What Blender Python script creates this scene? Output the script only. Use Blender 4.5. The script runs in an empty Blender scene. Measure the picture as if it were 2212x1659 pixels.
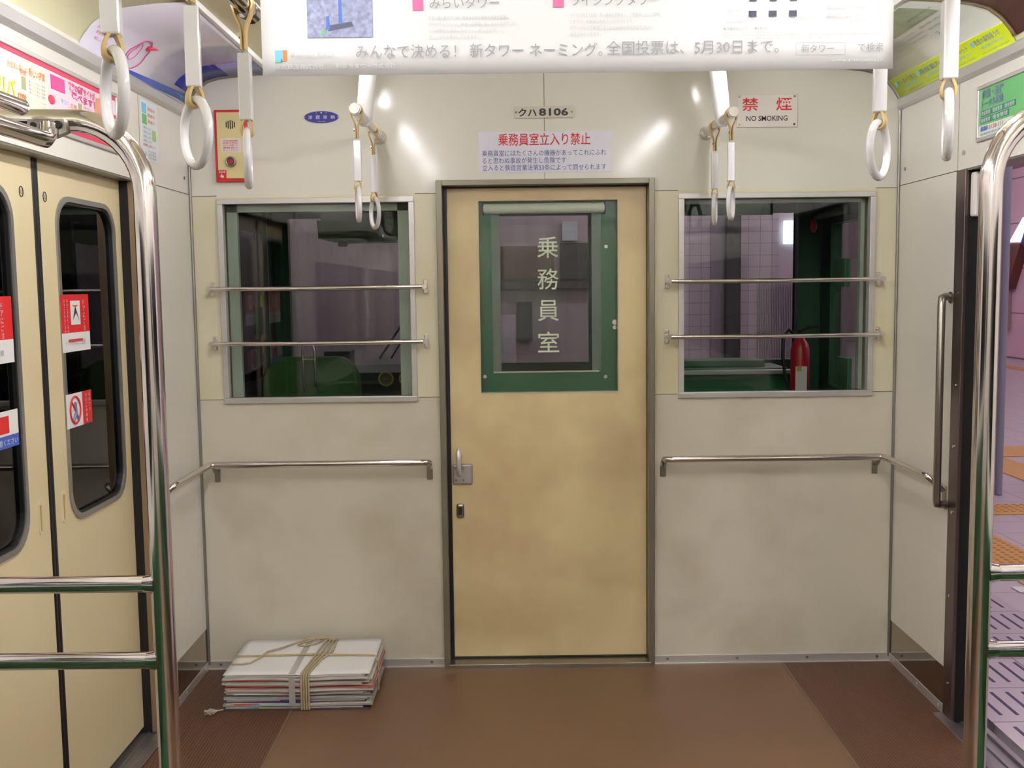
import bpy, bmesh, math, random
from mathutils import Vector, Matrix
random.seed(7)
S = bpy.context.scene
COL = S.collection
PI = math.pi
R = math.radians

# ------------------------------------------------------------ camera
cd = bpy.data.cameras.new('camera')
cam = bpy.data.objects.new('camera', cd)
COL.objects.link(cam)
yaw, pit, rol = 0.00093, -0.09283, -0.01266
F = Vector((math.sin(yaw)*math.cos(pit), math.cos(yaw)*math.cos(pit), math.sin(pit)))
RX = Vector((math.cos(yaw), -math.sin(yaw), 0))
UP = RX.cross(F)
R2 = math.cos(rol)*RX + math.sin(rol)*UP
U2 = -math.sin(rol)*RX + math.cos(rol)*UP
M = Matrix((R2, U2, -F)).transposed().to_4x4()
M.translation = Vector((-0.1271, -3.9079, 1.4567))
cam.matrix_world = M
cd.sensor_fit = 'HORIZONTAL'
cd.sensor_width = 36.0
cd.lens = 36.0*2248.26/2212.0
cd.clip_start = 0.05
cd.clip_end = 200
S.camera = cam

# ------------------------------------------------------------ world, exposure
w = bpy.data.worlds.new('world')
S.world = w
w.use_nodes = True
w.node_tree.nodes['Background'].inputs[0].default_value = (0.55, 0.5, 0.6, 1)
w.node_tree.nodes['Background'].inputs[1].default_value = 0.02
S.view_settings.view_transform = 'Standard'
S.view_settings.look = 'None'
S.view_settings.gamma = 1
S.view_settings.use_curve_mapping = False
S.view_settings.exposure = 0.14
LAMP = 60.0         # ceiling tubes of the car
LAMP_OUT = 125.0     # station tubes
LAMP_END = 46.0

# ------------------------------------------------------------ materials
def lin(c):
    return tuple(((v/255)/12.92 if v/255 <= 0.04045 else ((v/255+0.055)/1.055)**2.4) for v in c) + (1,)

MATS = {}
def mat(name, rgb, rough=0.5, metal=0.0, var=0.04, scale=6.0, bump=0.0, bscale=60.0, spec=0.5, coat=0.0, stretch=None, emit=None, strength=0):
    if name in MATS: return MATS[name]
    m = bpy.data.materials.new(name); m.use_nodes = True
    nt = m.node_tree; b = nt.nodes['Principled BSDF']
    b.inputs['Roughness'].default_value = rough
    b.inputs['Metallic'].default_value = metal
    b.inputs['Specular IOR Level'].default_value = spec
    b.inputs['Coat Weight'].default_value = coat
    tc = nt.nodes.new('ShaderNodeTexCoord')
    mp = nt.nodes.new('ShaderNodeMapping')
    if stretch: mp.inputs['Scale'].default_value = stretch
    nt.links.new(tc.outputs['Object'], mp.inputs[0])
    n = nt.nodes.new('ShaderNodeTexNoise'); n.inputs['Scale'].default_value = scale
    n.inputs['Detail'].default_value = 4
    nt.links.new(mp.outputs[0], n.inputs['Vector'])
    mx = nt.nodes.new('ShaderNodeMix'); mx.data_type = 'RGBA'
    c = lin(rgb)
    mx.inputs[6].default_value = tuple(max(0, v*(1-var*2)) for v in c[:3])+(1,)
    mx.inputs[7].default_value = tuple(min(1, v*(1+var*2)) for v in c[:3])+(1,)
    nt.links.new(n.outputs[0], mx.inputs[0])
    nt.links.new(mx.outputs[2], b.inputs['Base Color'])
    if bump:
        n2 = nt.nodes.new('ShaderNodeTexNoise'); n2.inputs['Scale'].default_value = bscale
        nt.links.new(mp.outputs[0], n2.inputs['Vector'])
        bp = nt.nodes.new('ShaderNodeBump'); bp.inputs['Strength'].default_value = bump
        bp.inputs['Distance'].default_value = 0.002
        nt.links.new(n2.outputs[0], bp.inputs['Height']); nt.links.new(bp.outputs[0], b.inputs['Normal'])
    if emit:
        b.inputs['Emission Color'].default_value = lin(emit)
        b.inputs['Emission Strength'].default_value = strength
    m['mix'] = mx.name
    MATS[name] = m
    return m

def tint(m, rgb, amount, scale, lo=0.45, hi=0.7, stretch=(1, 1, 1), seed=0.0):
    """patches of grime with a shape of their own over a paint"""
    nt = m.node_tree; b = nt.nodes['Principled BSDF']
    src = b.inputs['Base Color'].links[0].from_socket
    tc = nt.nodes.new('ShaderNodeTexCoord'); mp = nt.nodes.new('ShaderNodeMapping')
    mp.inputs['Scale'].default_value = stretch; mp.inputs['Location'].default_value = (seed, seed, seed)
    nt.links.new(tc.outputs['Object'], mp.inputs[0])
    n = nt.nodes.new('ShaderNodeTexNoise'); n.inputs['Scale'].default_value = scale; n.inputs['Detail'].default_value = 3
    nt.links.new(mp.outputs[0], n.inputs['Vector'])
    r = nt.nodes.new('ShaderNodeMapRange'); r.inputs[1].default_value = lo; r.inputs[2].default_value = hi
    r.inputs[4].default_value = amount
    nt.links.new(n.outputs[0], r.inputs[0])
    mx = nt.nodes.new('ShaderNodeMix'); mx.data_type = 'RGBA'
    nt.links.new(r.outputs[0], mx.inputs[0]); nt.links.new(src, mx.inputs[6]); mx.inputs[7].default_value = lin(rgb)
    nt.links.new(mx.outputs[2], b.inputs['Base Color'])
    return m

def glass(name, rgb=(205, 212, 208), refl=1.0, rough=0.0):
    if name in MATS: return MATS[name]
    m = bpy.data.materials.new(name); m.use_nodes = True
    nt = m.node_tree; nt.nodes.clear()
    o = nt.nodes.new('ShaderNodeOutputMaterial')
    t = nt.nodes.new('ShaderNodeBsdfTransparent'); t.inputs[0].default_value = lin(rgb)
    g = nt.nodes.new('ShaderNodeBsdfGlossy'); g.inputs['Roughness'].default_value = rough
    fr = nt.nodes.new('ShaderNodeFresnel'); fr.inputs[0].default_value = 1.5
    mu = nt.nodes.new('ShaderNodeMath'); mu.operation = 'MULTIPLY'; mu.inputs[1].default_value = refl
    nz = nt.nodes.new('ShaderNodeTexNoise'); nz.inputs['Scale'].default_value = 3
    bp = nt.nodes.new('ShaderNodeBump'); bp.inputs['Strength'].default_value = 0.02
    nt.links.new(nz.outputs[0], bp.inputs['Height']); nt.links.new(bp.outputs[0], g.inputs['Normal'])
    nt.links.new(fr.outputs[0], mu.inputs[0])
    mix = nt.nodes.new('ShaderNodeMixShader')
    nt.links.new(mu.outputs[0], mix.inputs[0]); nt.links.new(t.outputs[0], mix.inputs[1]); nt.links.new(g.outputs[0], mix.inputs[2])
    nt.links.new(mix.outputs[0], o.inputs[0])
    MATS[name] = m
    return m

def tiles(name, rgb, joint, tw, th, axes, rough=0.35, jw=0.006, var=0.03):
    """tiled surface: regular joints from the object coordinates along two axes"""
    m = mat(name, rgb, rough, var=var, scale=1.2)
    nt = m.node_tree; b = nt.nodes['Principled BSDF']
    src = b.inputs['Base Color'].links[0].from_socket
    tc = nt.nodes.new('ShaderNodeTexCoord'); sp = nt.nodes.new('ShaderNodeSeparateXYZ')
    nt.links.new(tc.outputs['Object'], sp.inputs[0])
    outs = []
    for ax, size in zip(axes, (tw, th)):
        d = nt.nodes.new('ShaderNodeMath'); d.operation = 'DIVIDE'; d.inputs[1].default_value = size
        nt.links.new(sp.outputs[ax], d.inputs[0])
        f = nt.nodes.new('ShaderNodeMath'); f.operation = 'FRACT'; nt.links.new(d.outputs[0], f.inputs[0])
        l = nt.nodes.new('ShaderNodeMath'); l.operation = 'LESS_THAN'; l.inputs[1].default_value = jw/size
        nt.links.new(f.outputs[0], l.inputs[0]); outs.append(l)
    mxm = nt.nodes.new('ShaderNodeMath'); mxm.operation = 'MAXIMUM'
    nt.links.new(outs[0].outputs[0], mxm.inputs[0]); nt.links.new(outs[1].outputs[0], mxm.inputs[1])
    mx = nt.nodes.new('ShaderNodeMix'); mx.data_type = 'RGBA'
    nt.links.new(mxm.outputs[0], mx.inputs[0]); nt.links.new(src, mx.inputs[6]); mx.inputs[7].default_value = lin(joint)
    nt.links.new(mx.outputs[2], b.inputs['Base Color'])
    return m

def lamp_mat(name, rgb, strength):
    m = mat(name, (240, 240, 240), 0.4, emit=rgb, strength=strength)
    return m

wall_top = mat('paint upper panel', (222, 220, 208), 0.34, var=0.02, scale=2.2, bump=0.06, bscale=9, coat=.8)
wall_top.node_tree.nodes['Principled BSDF'].inputs['Coat Roughness'].default_value = .12
wall_mid = mat('paint middle panel', (222, 216, 190), 0.30, var=0.03, scale=2.0, bump=0.08, bscale=14)
tint(wall_mid, (205, 190, 130), 0.45, 2.2, 0.5, 0.7)
wall_low = mat('paint lower panel', (212, 206, 190), 0.34, var=0.03, scale=2.4, bump=0.08, bscale=14)
tint(wall_low, (172, 160, 138), 0.45, 3.0, 0.48, 0.72, seed=3)
wall_side = mat('paint side panel', (224, 221, 212), 0.2, var=0.02, scale=2.0, bump=0.05, bscale=10)
seam_m = mat('dark panel joint', (120, 112, 92), 0.6)
ceil_m = mat('ceiling cream', (214, 206, 168), 0.45, var=0.03, scale=1.5)
cove_m = mat('cove cream', (212, 208, 172), 0.4, var=0.03, scale=1.5)
alu = mat('aluminium', (206, 204, 202), 0.34, 0.6, var=0.05, scale=3, stretch=(1, 1, 12))
alu_d = mat('dull aluminium', (150, 148, 142), 0.42, 0.8, var=0.06, scale=4)
steel = mat('worn steel', (150, 144, 134), 0.3, 0.9, var=0.08, scale=5, bump=0.1)
steel_d = mat('brown steel post', (112, 98, 94), 0.32, 0.85, var=0.08, scale=4)
chrome = mat('chrome', (214, 208, 208), 0.13, 1.0, var=0.03, scale=12, stretch=(1, 1, 5))
chrome_b = mat('brushed chrome', (214, 208, 204), 0.17, 1.0, var=0.05, scale=30)
door_m = mat('beige door paint', (226, 208, 160), 0.33, var=0.03, scale=2.0, bump=0.05, bscale=20)
tint(door_m, (176, 148, 112), 0.5, 2.6, 0.44, 0.66, seed=1.3)
sdoor_m = mat('beige sliding door paint', (222, 208, 168), 0.28, var=0.02, scale=2.0)
rubber = mat('black rubber', (18, 16, 17), 0.45)
black = mat('black recess', (10, 9, 10), 0.7)
white_pl = mat('white plastic', (236, 236, 240), 0.16, coat=0.5, var=0.01)
white_gr = mat('white enamel arm', (240, 240, 240), 0.3, var=0.01)
belt_m = mat('tan strap webbing', (214, 186, 130), 0.6, var=0.08, scale=20, bump=0.3, bscale=200)
floor_m = mat('brown linoleum', (112, 84, 60), 0.36, var=0.06, scale=3, bump=0.06, bscale=8)
tint(floor_m, (96, 68, 48), 0.4, 2.0, 0.45, 0.7)
paper = mat('white paper', (232, 231, 232), 0.5, var=0.01)
paper_g = mat('poster paper', (232, 232, 234), 0.34, var=0.01)
pw = mat('plate white', (228, 222, 216), 0.35, var=0.01)
red = mat('red print', (206, 36, 40), 0.45)
ink = mat('black print', (40, 40, 44), 0.5)
inkg = mat('grey print', (150, 152, 158), 0.5)
inkl = mat('light grey print', (196, 196, 202), 0.5)
blue = mat('blue print', (58, 92, 186), 0.4)
navy = mat('navy print', (44, 48, 140), 0.4)
inkb = mat('blue grey print', (110, 122, 166), 0.5)
pink = mat('pink print', (226, 110, 160), 0.5)
palepink = mat('pale pink print', (244, 214, 224), 0.5)
crimson = mat('crimson print', (214, 52, 88), 0.4)
magenta = mat('magenta print', (206, 70, 142), 0.45)
orange = mat('orange print', (232, 128, 60), 0.45)
yellow = mat('yellow print', (238, 206, 60), 0.4)
lime = mat('lime print', (208, 226, 40), 0.4)
green_p = mat('green print', (104, 182, 112), 0.4)
teal = mat('teal print', (46, 128, 110), 0.4)
sky = mat('light blue print', (120, 196, 226), 0.4)
maroon = mat('maroon print', (92, 22, 22), 0.4)
cream_p = mat('pale cream print', (238, 234, 214), 0.4)
cabgreen = mat('cab green paint', (38, 112, 66), 0.35, var=0.05)
cabgreen_d = mat('dark cab green', (26, 72, 46), 0.45, var=0.05)
cabdark = mat('cab dark', (26, 28, 28), 0.6)
moquette = mat('green moquette', (28, 66, 26), 0.9, var=0.12, scale=40, bump=0.4, bscale=300)
pane_m = glass('window glass', (249, 252, 250), .7)
pane_dark = glass('tinted glass', (120, 122, 124), 0.7)

# ------------------------------------------------------------ object helpers
WLOC = {}
def tag(o, label=None, cat=None, group=None, kind=None):
    if label: o['label'] = label
    if cat: o['category'] = cat
    if group: o['group'] = group
    if kind: o['kind'] = kind
    return o
def empty(name, loc, label=None, cat=None, group=None, kind=None):
    o = bpy.data.objects.new(name, None); COL.objects.link(o)
    o.location = loc; o.empty_display_size = 0.05
    WLOC[o.name] = Vector(loc)
    return tag(o, label, cat, group, kind)

class MB:
    def __init__(s): s.v = []; s.f = []; s.mi = []; s.mats = []; s.sm = []
    def _m(s, m):
        if m is None: return 0
        if m not in s.mats: s.mats.append(m)
        return s.mats.index(m)
    def add(s, verts, faces, m=None, smooth=False):
        o = len(s.v); k = s._m(m)
        s.v += [tuple(v) for v in verts]
        for f in faces: s.f.append(tuple(i+o for i in f)); s.mi.append(k); s.sm.append(smooth)
        return s
    def box(s, x0, x1, y0, y1, z0, z1, m=None, bev=0.0):
        if x1 < x0: x0, x1 = x1, x0
        if y1 < y0: y0, y1 = y1, y0
        if z1 < z0: z0, z1 = z1, z0
        if bev > 0:
            bm = bmesh.new(); bmesh.ops.create_cube(bm, size=1)
            for v in bm.verts: v.co = Vector(((x0+x1)/2+v.co.x*(x1-x0), (y0+y1)/2+v.co.y*(y1-y0), (z0+z1)/2+v.co.z*(z1-z0)))
            bmesh.ops.bevel(bm, geom=bm.edges[:], offset=bev, segments=2, affect='EDGES', profile=0.5)
            return s.bm(bm, m)
        v = [(x, y, z) for x in (x0, x1) for y in (y0, y1) for z in (z0, z1)]
        return s.add(v, [(0, 1, 3, 2), (4, 6, 7, 5), (0, 4, 5, 1), (2, 3, 7, 6), (0, 2, 6, 4), (1, 5, 7, 3)], m)
    def bm(s, bm, m=None, smooth=False):
        bm.verts.index_update()
        s.add([v.co[:] for v in bm.verts], [[v.index for v in f.verts] for f in bm.faces], m, smooth)
        bm.free(); return s
    def tube(s, pts, r, m=None, n=14, cap=True, closed=False, rs=None, flat=None):
        pts = [Vector(p) for p in pts]; N = len(pts)
        rings = []; prev = None
        for i, p in enumerate(pts):
            if closed: t = (pts[(i+1) % N]-pts[i-1])
            else: t = pts[min(i+1, N-1)]-pts[max(i-1, 0)]
            t.normalize()
            if prev is None:
                a = Vector((0, 0, 1)) if abs(t.z) < 0.9 else Vector((1, 0, 0))
                u = t.cross(a).normalized()
            else:
                u = (prev - t*prev.dot(t)).normalized()
            prev = u; vv = t.cross(u)
            rr = rs[i] if rs else r
            fl = flat if flat else 1.0
            rings.append([p+u*math.cos(2*PI*k/n)*rr+vv*math.sin(2*PI*k/n)*rr*fl for k in range(n)])
        verts = [q for rg in rings for q in rg]; faces = []
        for i in range(N if closed else N-1):
            j = (i+1) % N
            for k in range(n):
                faces.append((i*n+k, i*n+(k+1) % n, j*n+(k+1) % n, j*n+k))
        s.add(verts, faces, m, True)
        if cap and not closed:
            s.add(rings[0], [tuple(range(n-1, -1, -1))], m); s.add(rings[-1], [tuple(range(n))], m)
        return s
    def prism(s, poly, ax, a0, a1, m=None):
        """poly: list of 2D points in the plane normal to ax"""
        def P(p, a):
            return {'x': (a, p[0], p[1]), 'y': (p[0], a, p[1]), 'z': (p[0], p[1], a)}[ax]
        n = len(poly)
        v = [P(p, a0) for p in poly]+[P(p, a1) for p in poly]
        f = [tuple(range(n)), tuple(range(2*n-1, n-1, -1))]+[(i, (i+1) % n, (i+1) % n+n, i+n) for i in range(n)]
        return s.add(v, f, m)
    def quad(s, a, b, c, d, m=None): return s.add([a, b, c, d], [(0, 1, 2, 3)], m)
    def disc(s, c, axis, r, h, m=None, n=20, rz=None):
        c = Vector(c); a = Vector(axis).normalized()
        u = a.cross(Vector((0, 0, 1)) if abs(a.z) < .9 else Vector((1, 0, 0))).normalized(); w_ = a.cross(u)
        rz = rz or r
        A = [c+u*math.cos(2*PI*k/n)*r+w_*math.sin(2*PI*k/n)*rz for k in range(n)]
        B = [q+a*h for q in A]
        s.add(A+B, [(k, (k+1) % n, (k+1) % n+n, k+n) for k in range(n)], m, True)
        s.add(B, [tuple(range(n))], m); s.add(A, [tuple(range(n-1, -1, -1))], m)
        return s
    def build(s, name, m=None, parent=None, kind=None, label=None, cat=None, group=None, bevel=0, loc=None):
        base = Vector((0, 0, 0))
        p = parent
        if parent is not None: base = WLOC[parent.name]
        elif loc is not None: base = Vector(loc)
        me = bpy.data.meshes.new(name)
        me.from_pydata([tuple(Vector(v)-base) for v in s.v], [], s.f)
        mats = list(s.mats) or [m]
        for q in mats: me.materials.append(q or m)
        if s.mats:
            me.polygons.foreach_set('material_index', s.mi)
        me.polygons.foreach_set('use_smooth', s.sm)
        bm = bmesh.new(); bm.from_mesh(me)
        if not getattr(s, 'flatsheet', False): bmesh.ops.recalc_face_normals(bm, faces=bm.faces[:])
        bm.to_mesh(me); bm.free(); me.update()
        o = bpy.data.objects.new(name, me); COL.objects.link(o)
        if parent is not None: o.parent = parent
        elif loc is not None: o.location = loc
        WLOC[o.name] = base
        if bevel:
            b = o.modifiers.new('bevel', 'BEVEL'); b.width = bevel; b.segments = 2; b.limit_method = 'ANGLE'
        return tag(o, label, cat, group, kind)
    # lettering, filled outlines lying on a surface: o origin (lower left), u right, v up
    def text(s, body, o, u, v, h, w=None, m=None, bold=0.0, align='L', lift=0.0008, rot90=False):
        c = bpy.data.curves.new('t', 'FONT'); c.body = body; c.size = 1.0; c.resolution_u = 2
        c.offset = bold; c.fill_mode = 'BOTH'
        ob = bpy.data.objects.new('t', c); COL.objects.link(ob)
        dg = bpy.context.evaluated_depsgraph_get(); dg.update()
        me = ob.evaluated_get(dg).to_mesh()
        vs = [vv.co.copy() for vv in me.vertices]; fs = [tuple(p.vertices) for p in me.polygons]
        ob.evaluated_get(dg).to_mesh_clear()
        bpy.data.objects.remove(ob); bpy.data.curves.remove(c)
        if not vs: return s
        x0 = min(q.x for q in vs); x1 = max(q.x for q in vs); y0 = min(q.y for q in vs); y1 = max(q.y for q in vs)
        sy = h/(y1-y0) if '\n' in body or len(body) < 3 else h/0.88
        if body.isascii() and '\n' not in body: sy = h/(y1-y0)
        sx = (w/(x1-x0)) if w else sy
        u = Vector(u).normalized(); v = Vector(v).normalized(); nn = u.cross(v).normalized()
        off = 0 if align == 'L' else (-(x1-x0)*sx/2 if align == 'C' else -(x1-x0)*sx)
        out = [Vector(o)+u*((q.x-x0)*sx+off)+v*((q.y-y0)*sy)+nn*lift for q in vs]
        s.add(out, fs, m)
        s.flatsheet = True
        return s

FX, FZ = (1, 0, 0), (0, 0, 1)      # facing -Y
def arc(c, r, a0, a1, n, plane='xz', const=0):
    out = []
    for i in range(n+1):
        a = a0+(a1-a0)*i/n
        p, q = c[0]+r*math.cos(a), c[1]+r*math.sin(a)
        out.append({'xz': (p, const, q), 'yz': (const, p, q), 'xy': (p, q, const)}[plane])
    return out

WL, WR = -1.31, 1.322
YB = -7.6      # rear end of the stretch of car that is built
# ------------------------------------------------------------ the car: bulkhead
b = MB()
def wallbox(x0, x1, z0, z1):
    cuts = [0, 1.047, 1.806, 2.4]; ms = [wall_low, wall_mid, wall_top]
    for i in range(3):
        a, c = max(z0, cuts[i]), min(z1, cuts[i+1])
        if c > a: b.box(x0, x1, 0, 0.10, a, c, ms[i])
wallbox(WL-.1, -1.197, 0, 2.32); wallbox(-1.197, -.488, 0, 1.042); wallbox(-1.197, -.488, 1.788, 2.32)
wallbox(-.488, -.382, 0, 2.32); wallbox(-.382, .398, 1.845, 2.32); wallbox(.398, .512, 0, 2.32)
wallbox(.512, 1.226, 0, 1.042); wallbox(.512, 1.226, 1.788, 2.32); wallbox(1.226, WR+.1, 0, 2.32)
for z in (1.047, 1.806):
    for x0, x1 in ((WL, -1.21), (-.475, -.396), (.413, .5), (1.236, WR)):
        b.box(x0, x1, -.0012, .001, z-.0012, z+.0012, seam_m)
b.box(.0065, .0085, -.0012, .001, 1.853, 2.245, seam_m)
b.build('wall_back', kind='structure')

# side walls with door openings (Y -0.505 .. -1.81)
D0, D1, ZL = -.505, -1.80, 1.812
def sidewall(name, X, s):
    b = MB()
    xi, xo = X, X+s*.09
    b.box(xi, xo, D0, .12, 1.8135, 2.30, wall_side)
    b.box(xi, xo, D0, .12, 0, 1.8105, wall_side)
    b.box(xi+s*.003, xo, D0, .12, 1.81, 1.814, seam_m)
    b.box(xi, xo, D1-.06, D0, ZL, 2.30, wall_side)
    b.box(xi-s*.0006, xi+s*.001, D0-.001, D0+.001, ZL, 2.09, seam_m)
    # beyond the door: wall with a window opening
    b.box(xi, xo, YB, D1, 0, .95, wall_side)
    b.box(xi, xo, YB, D1, 1.65, 2.30, wall_side)
    b.box(xi, xo, -2.35, D1, .95, 1.65, wall_side)
    b.box(xi, xo, -4.75, -4.6, .95, 1.65, wall_side)
    b.box(xi, xo, YB, -7.0, .95, 1.65, wall_side)
    # corner bead
    b.tube([(xi-s*.004, -.004, .02), (xi-s*.004, -.004, 2.12)], .006, alu_d, 8)
    o = b.build(name, kind='structure')
    # bright kick plate
    k = MB(); k.box(xi-s*.002, xi, D0+.004, -.006, .035, .163, None); k.build('kick_plate', chrome_k, o)
    k = MB(); k.box(xi-s*.004, xi, D0+.002, -.001, 0, .034, None, .002)
    for yy in (-.05, -.28, -.47): k.disc((xi-s*.004, yy, .018), (-s, 0, 0), .005, .002)
    k.build('skirting_strip', alu, o)
    for z in (1.868,):
        k = MB(); k.disc((xi, -.055, z), (-s, 0, 0), .006, .003); k.build('screw', steel, o)
    return o
chrome_k = mat('polished kick plate', (172, 160, 146), 0.06, 1.0, var=0.04, scale=3)
wall_l = sidewall('wall_left', WL, -1)
wall_r = sidewall('wall_right', WR, 1)
b = MB(); b.disc((WR, -.553, 1.863), (-1, 0, 0), .008, .005); b.build('screw', chrome, wall_r)

b = MB(); b.box(-1.42, 1.42, YB-.1, YB, 0, 2.32); b.build('wall_front', wall_side, kind='structure')
# windows behind the viewer's side of the car
for i, (X, s) in enumerate(((WL, -1), (WR, 1))):
    for j, (ya, yb) in enumerate(((-4.6, -2.35), (-7.0, -4.75))):
        b = MB(); b.box(X+s*.03, X+s*.036, ya, yb, .95, 1.65); o = b.build('window_%d' % (3+i*2+j), pane_dark, kind='structure')
        f = MB()
        for (a, c, z0, z1) in ((ya, yb, .95, .975), (ya, yb, 1.625, 1.65), (ya, ya+.03, .975, 1.625), (yb-.03, yb, .975, 1.625)):
            f.box(X-s*.006, X+s*.04, a, c, z0, z1)
        f.build('window_frame', alu, o)

# floor
b = MB(); b.box(-.905, .905, YB, .0, -.03, 0)
fl = b.build('floor', floor_m, kind='structure')
rib_m = mat('ribbed brown rubber', (104, 64, 44), 0.5, var=0.05, scale=5)
nt = rib_m.node_tree; pb = nt.nodes['Principled BSDF']
tc = nt.nodes.new('ShaderNodeTexCoord'); wv = nt.nodes.new('ShaderNodeTexWave'); wv.bands_direction = 'X'
wv.inputs['Scale'].default_value = 31.0
nt.links.new(tc.outputs['Object'], wv.inputs['Vector'])
mx = nt.nodes.new('ShaderNodeMix'); mx.data_type = 'RGBA'; mx.inputs[6].default_value = lin((100, 68, 46)); mx.inputs[7].default_value = lin((72, 42, 28))
nt.links.new(wv.outputs[1], mx.inputs[0]); nt.links.new(mx.outputs[2], pb.inputs['Base Color'])
bpn = nt.nodes.new('ShaderNodeBump'); bpn.inputs['Strength'].default_value = 0.5; bpn.inputs['Distance'].default_value = .002
nt.links.new(wv.outputs[1], bpn.inputs['Height']); nt.links.new(bpn.outputs[0], pb.inputs['Normal'])
for x0, x1 in ((WL, -.905), (.905, WR)):
    b = MB(); b.box(x0, x1, YB, 0, -.03, .0015); b.build('ribbed_mat', rib_m, fl)
for x in (-.905, .905):
    b = MB(); b.box(x-.002, x+.002, YB, -.001, 0, .0022); b.build('mat_joint', seam_m, fl)

# base strips of the bulkhead
for nm, x0, x1 in (('baseboard_left', WL, -.396), ('baseboard_right', .413, WR)):
    b = MB(); b.box(x0, x1, -.006, 0, 0, .034, None, .0015); b.box(x0, x1, -.012, 0, .0, .004)
    o = b.build(nm, alu, kind='structure')
    n = 4
    for i in range(n):
        x = x0+.05+(x1-x0-.1)*i/(n-1)
        k = MB(); k.disc((x, -.006, .02), (0, -1, 0), .005, .002); k.build('screw', steel, o)

# ceiling and coves
prof = [(1.322, 2.118), (1.318, 2.135), (1.300, 2.165), (1.272, 2.198), (1.232, 2.226), (1.188, 2.239), (1.10, 2.249), (1.0, 2.254)]
b = MB(); b.box(-1.0, 1.0, YB, .1, 2.262, 2.30)
ce = b.build('ceiling', ceil_m, kind='structure')
for s, nm in ((-1, 'trim_1'), (1, 'trim_2')):
    outer = [(x+.0, z+.02) for x, z in prof]
    poly = [(s*x, z) for x, z in prof]+[(s*(x+.02), z+.03) for x, z in reversed(prof)]
    b = MB()
    n = len(prof)
    ys = [YB, 0.0]
    v = [(px, y, pz) for y in ys for px, pz in poly]
    b.add(v, [(i, (i+1) % (2*n), (i+1) % (2*n)+2*n, i+2*n) for i in range(2*n)], cove_m, True)
    o = b.build(nm, cove_m, kind='structure')
    k = MB(); k.box(s*.985, s*1.002, YB, -.01, 2.246, 2.263, None, .002); k.build('edge_strip', white_gr, o)
    # rail under the cove
    k = MB(); xr = WL if s < 0 else WR
    k.prism([(xr, 2.088), (xr-s*.010, 2.090), (xr-s*.016, 2.10), (xr-s*.016, 2.124), (xr-s*.006, 2.134), (xr, 2.134)], 'y', YB, -.004)
    k.box(xr, xr-s*.0175, YB, -.5, 2.098, 2.101, seam_m); k.mats[:0] = []
    kk = MB(); kk.prism([(xr, 2.086), (xr-s*.010, 2.088), (xr-s*.016, 2.098), (xr-s*.016, 2.124), (xr-s*.006, 2.134), (xr, 2.134)], 'y', YB, -.004)
    kk.build('cove_rail', alu, o)
    # arch bead on the bulkhead
    pts = [(s*(x-.004), -.006, z-.004) for x, z in prof]
    k = MB(); k.tube(pts, .008, None, 8); k.build('arch_bead', alu_d, o)

# ------------------------------------------------------------ bulkhead windows
def frame(b, x0, x1, z0, z1, t, y0, y1, m=None, bev=.002):
    b.box(x0, x1, y0, y1, z1-t, z1, m, bev); b.box(x0, x1, y0, y1, z0, z0+t, m, bev)
    b.box(x0, x0+t, y0, y1, z0+t, z1-t, m, bev); b.box(x1-t, x1, y0, y1, z0+t, z1-t, m, bev)
for nm, x0, x1, z0, z1 in (('window_1', -1.208, -.479, 1.032, 1.796), ('window_2', .503, 1.234, 1.032, 1.795)):
    o = empty(nm, ((x0+x1)/2, 0, z0), kind='structure')
    b = MB(); frame(b, x0, x1, z0, z1, .021, -.012, .02); b.build('window_frame', alu, o)
    b = MB(); b.box(x0+.015, x1-.015, .03, .035, z0+.015, z1-.015); b.build('glass_pane', pane_m, o)
    b = MB()
    if nm == 'window_1':
        b.box(x0+.022, x0+.062, .038, .06, z0+.02, z1-.02); b.box(x1-.066, x1-.022, .038, .06, z0+.02, z1-.02)
        b.box(x0+.022, x1-.022, .038, .06, z1-.048, z1-.02)
    else:
        b.box(x1-.036, x1-.022, .05, .08, z0+.02, z1-.02); b.box(x0+.022, x1-.022, .05, .08, z1-.035, z1-.02)
    b.build('inner_frame', mat('grey green jamb', (172, 182, 170), .5, 0), o)

# ------------------------------------------------------------ crew door
o = empty('door_1', (.008, 0, 0), kind='structure')
b = MB()
b.box(-.396, -.374, -.022, .09, 0, 1.852, None, .002); b.box(.391, .413, -.022, .09, 0, 1.852, None, .002)
b.box(-.374, .391, -.022, .09, 1.832, 1.852, None, .002)
b.build('door_frame', mat('grey door frame', (132, 128, 112), .38, .6, var=.05), o)
b = MB(); b.box(-.38, .398, -.03, .09, -.002, .016, None, .002); b.build('door_sill', steel, o)
b = MB(); b.box(-.3735, -.360, .03, .09, .016, 1.832, None); b.box(-.36, .391, .03, .09, 1.826, 1.832); b.box(-.374, .391, .035, .09, .014, .022)
b.build('door_seal', rubber, o)
b = MB()
wx0, wx1, wz0, wz1 = -.241, .281, 1.056, 1.779
for (x0, x1, z0, z1) in ((-.360, wx0, .022, 1.826), (wx1, .389, .022, 1.826), (wx0, wx1, .022, wz0), (wx0, wx1, wz1, 1.826)):
    b.box(x0, x1, .045, .085, z0, z1)
dp = b.build('door_panel', door_m, o)
b = MB(); frame(b, wx0-.003, wx1+.003, wz0-.003, wz1+.003, .003, .042, .046, None, 0); b.build('window_bead', mat('pale bead', (206, 200, 170), .5), dp)
b = MB(); b.box(wx0, wx1, .050, .054, wz0, wz1); gl = b.build('glass_pane', pane_m, o)
b = MB()
for i, ch in enumerate('乗務員室'):
    b.text(ch, (.018, .0495, 1.603-i*.119-.038), FX, FZ, .079, .080, None, bold=.004, align='C')
b.build('lettering', mat('pale green lettering', (206, 218, 192), .5), gl)
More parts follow.
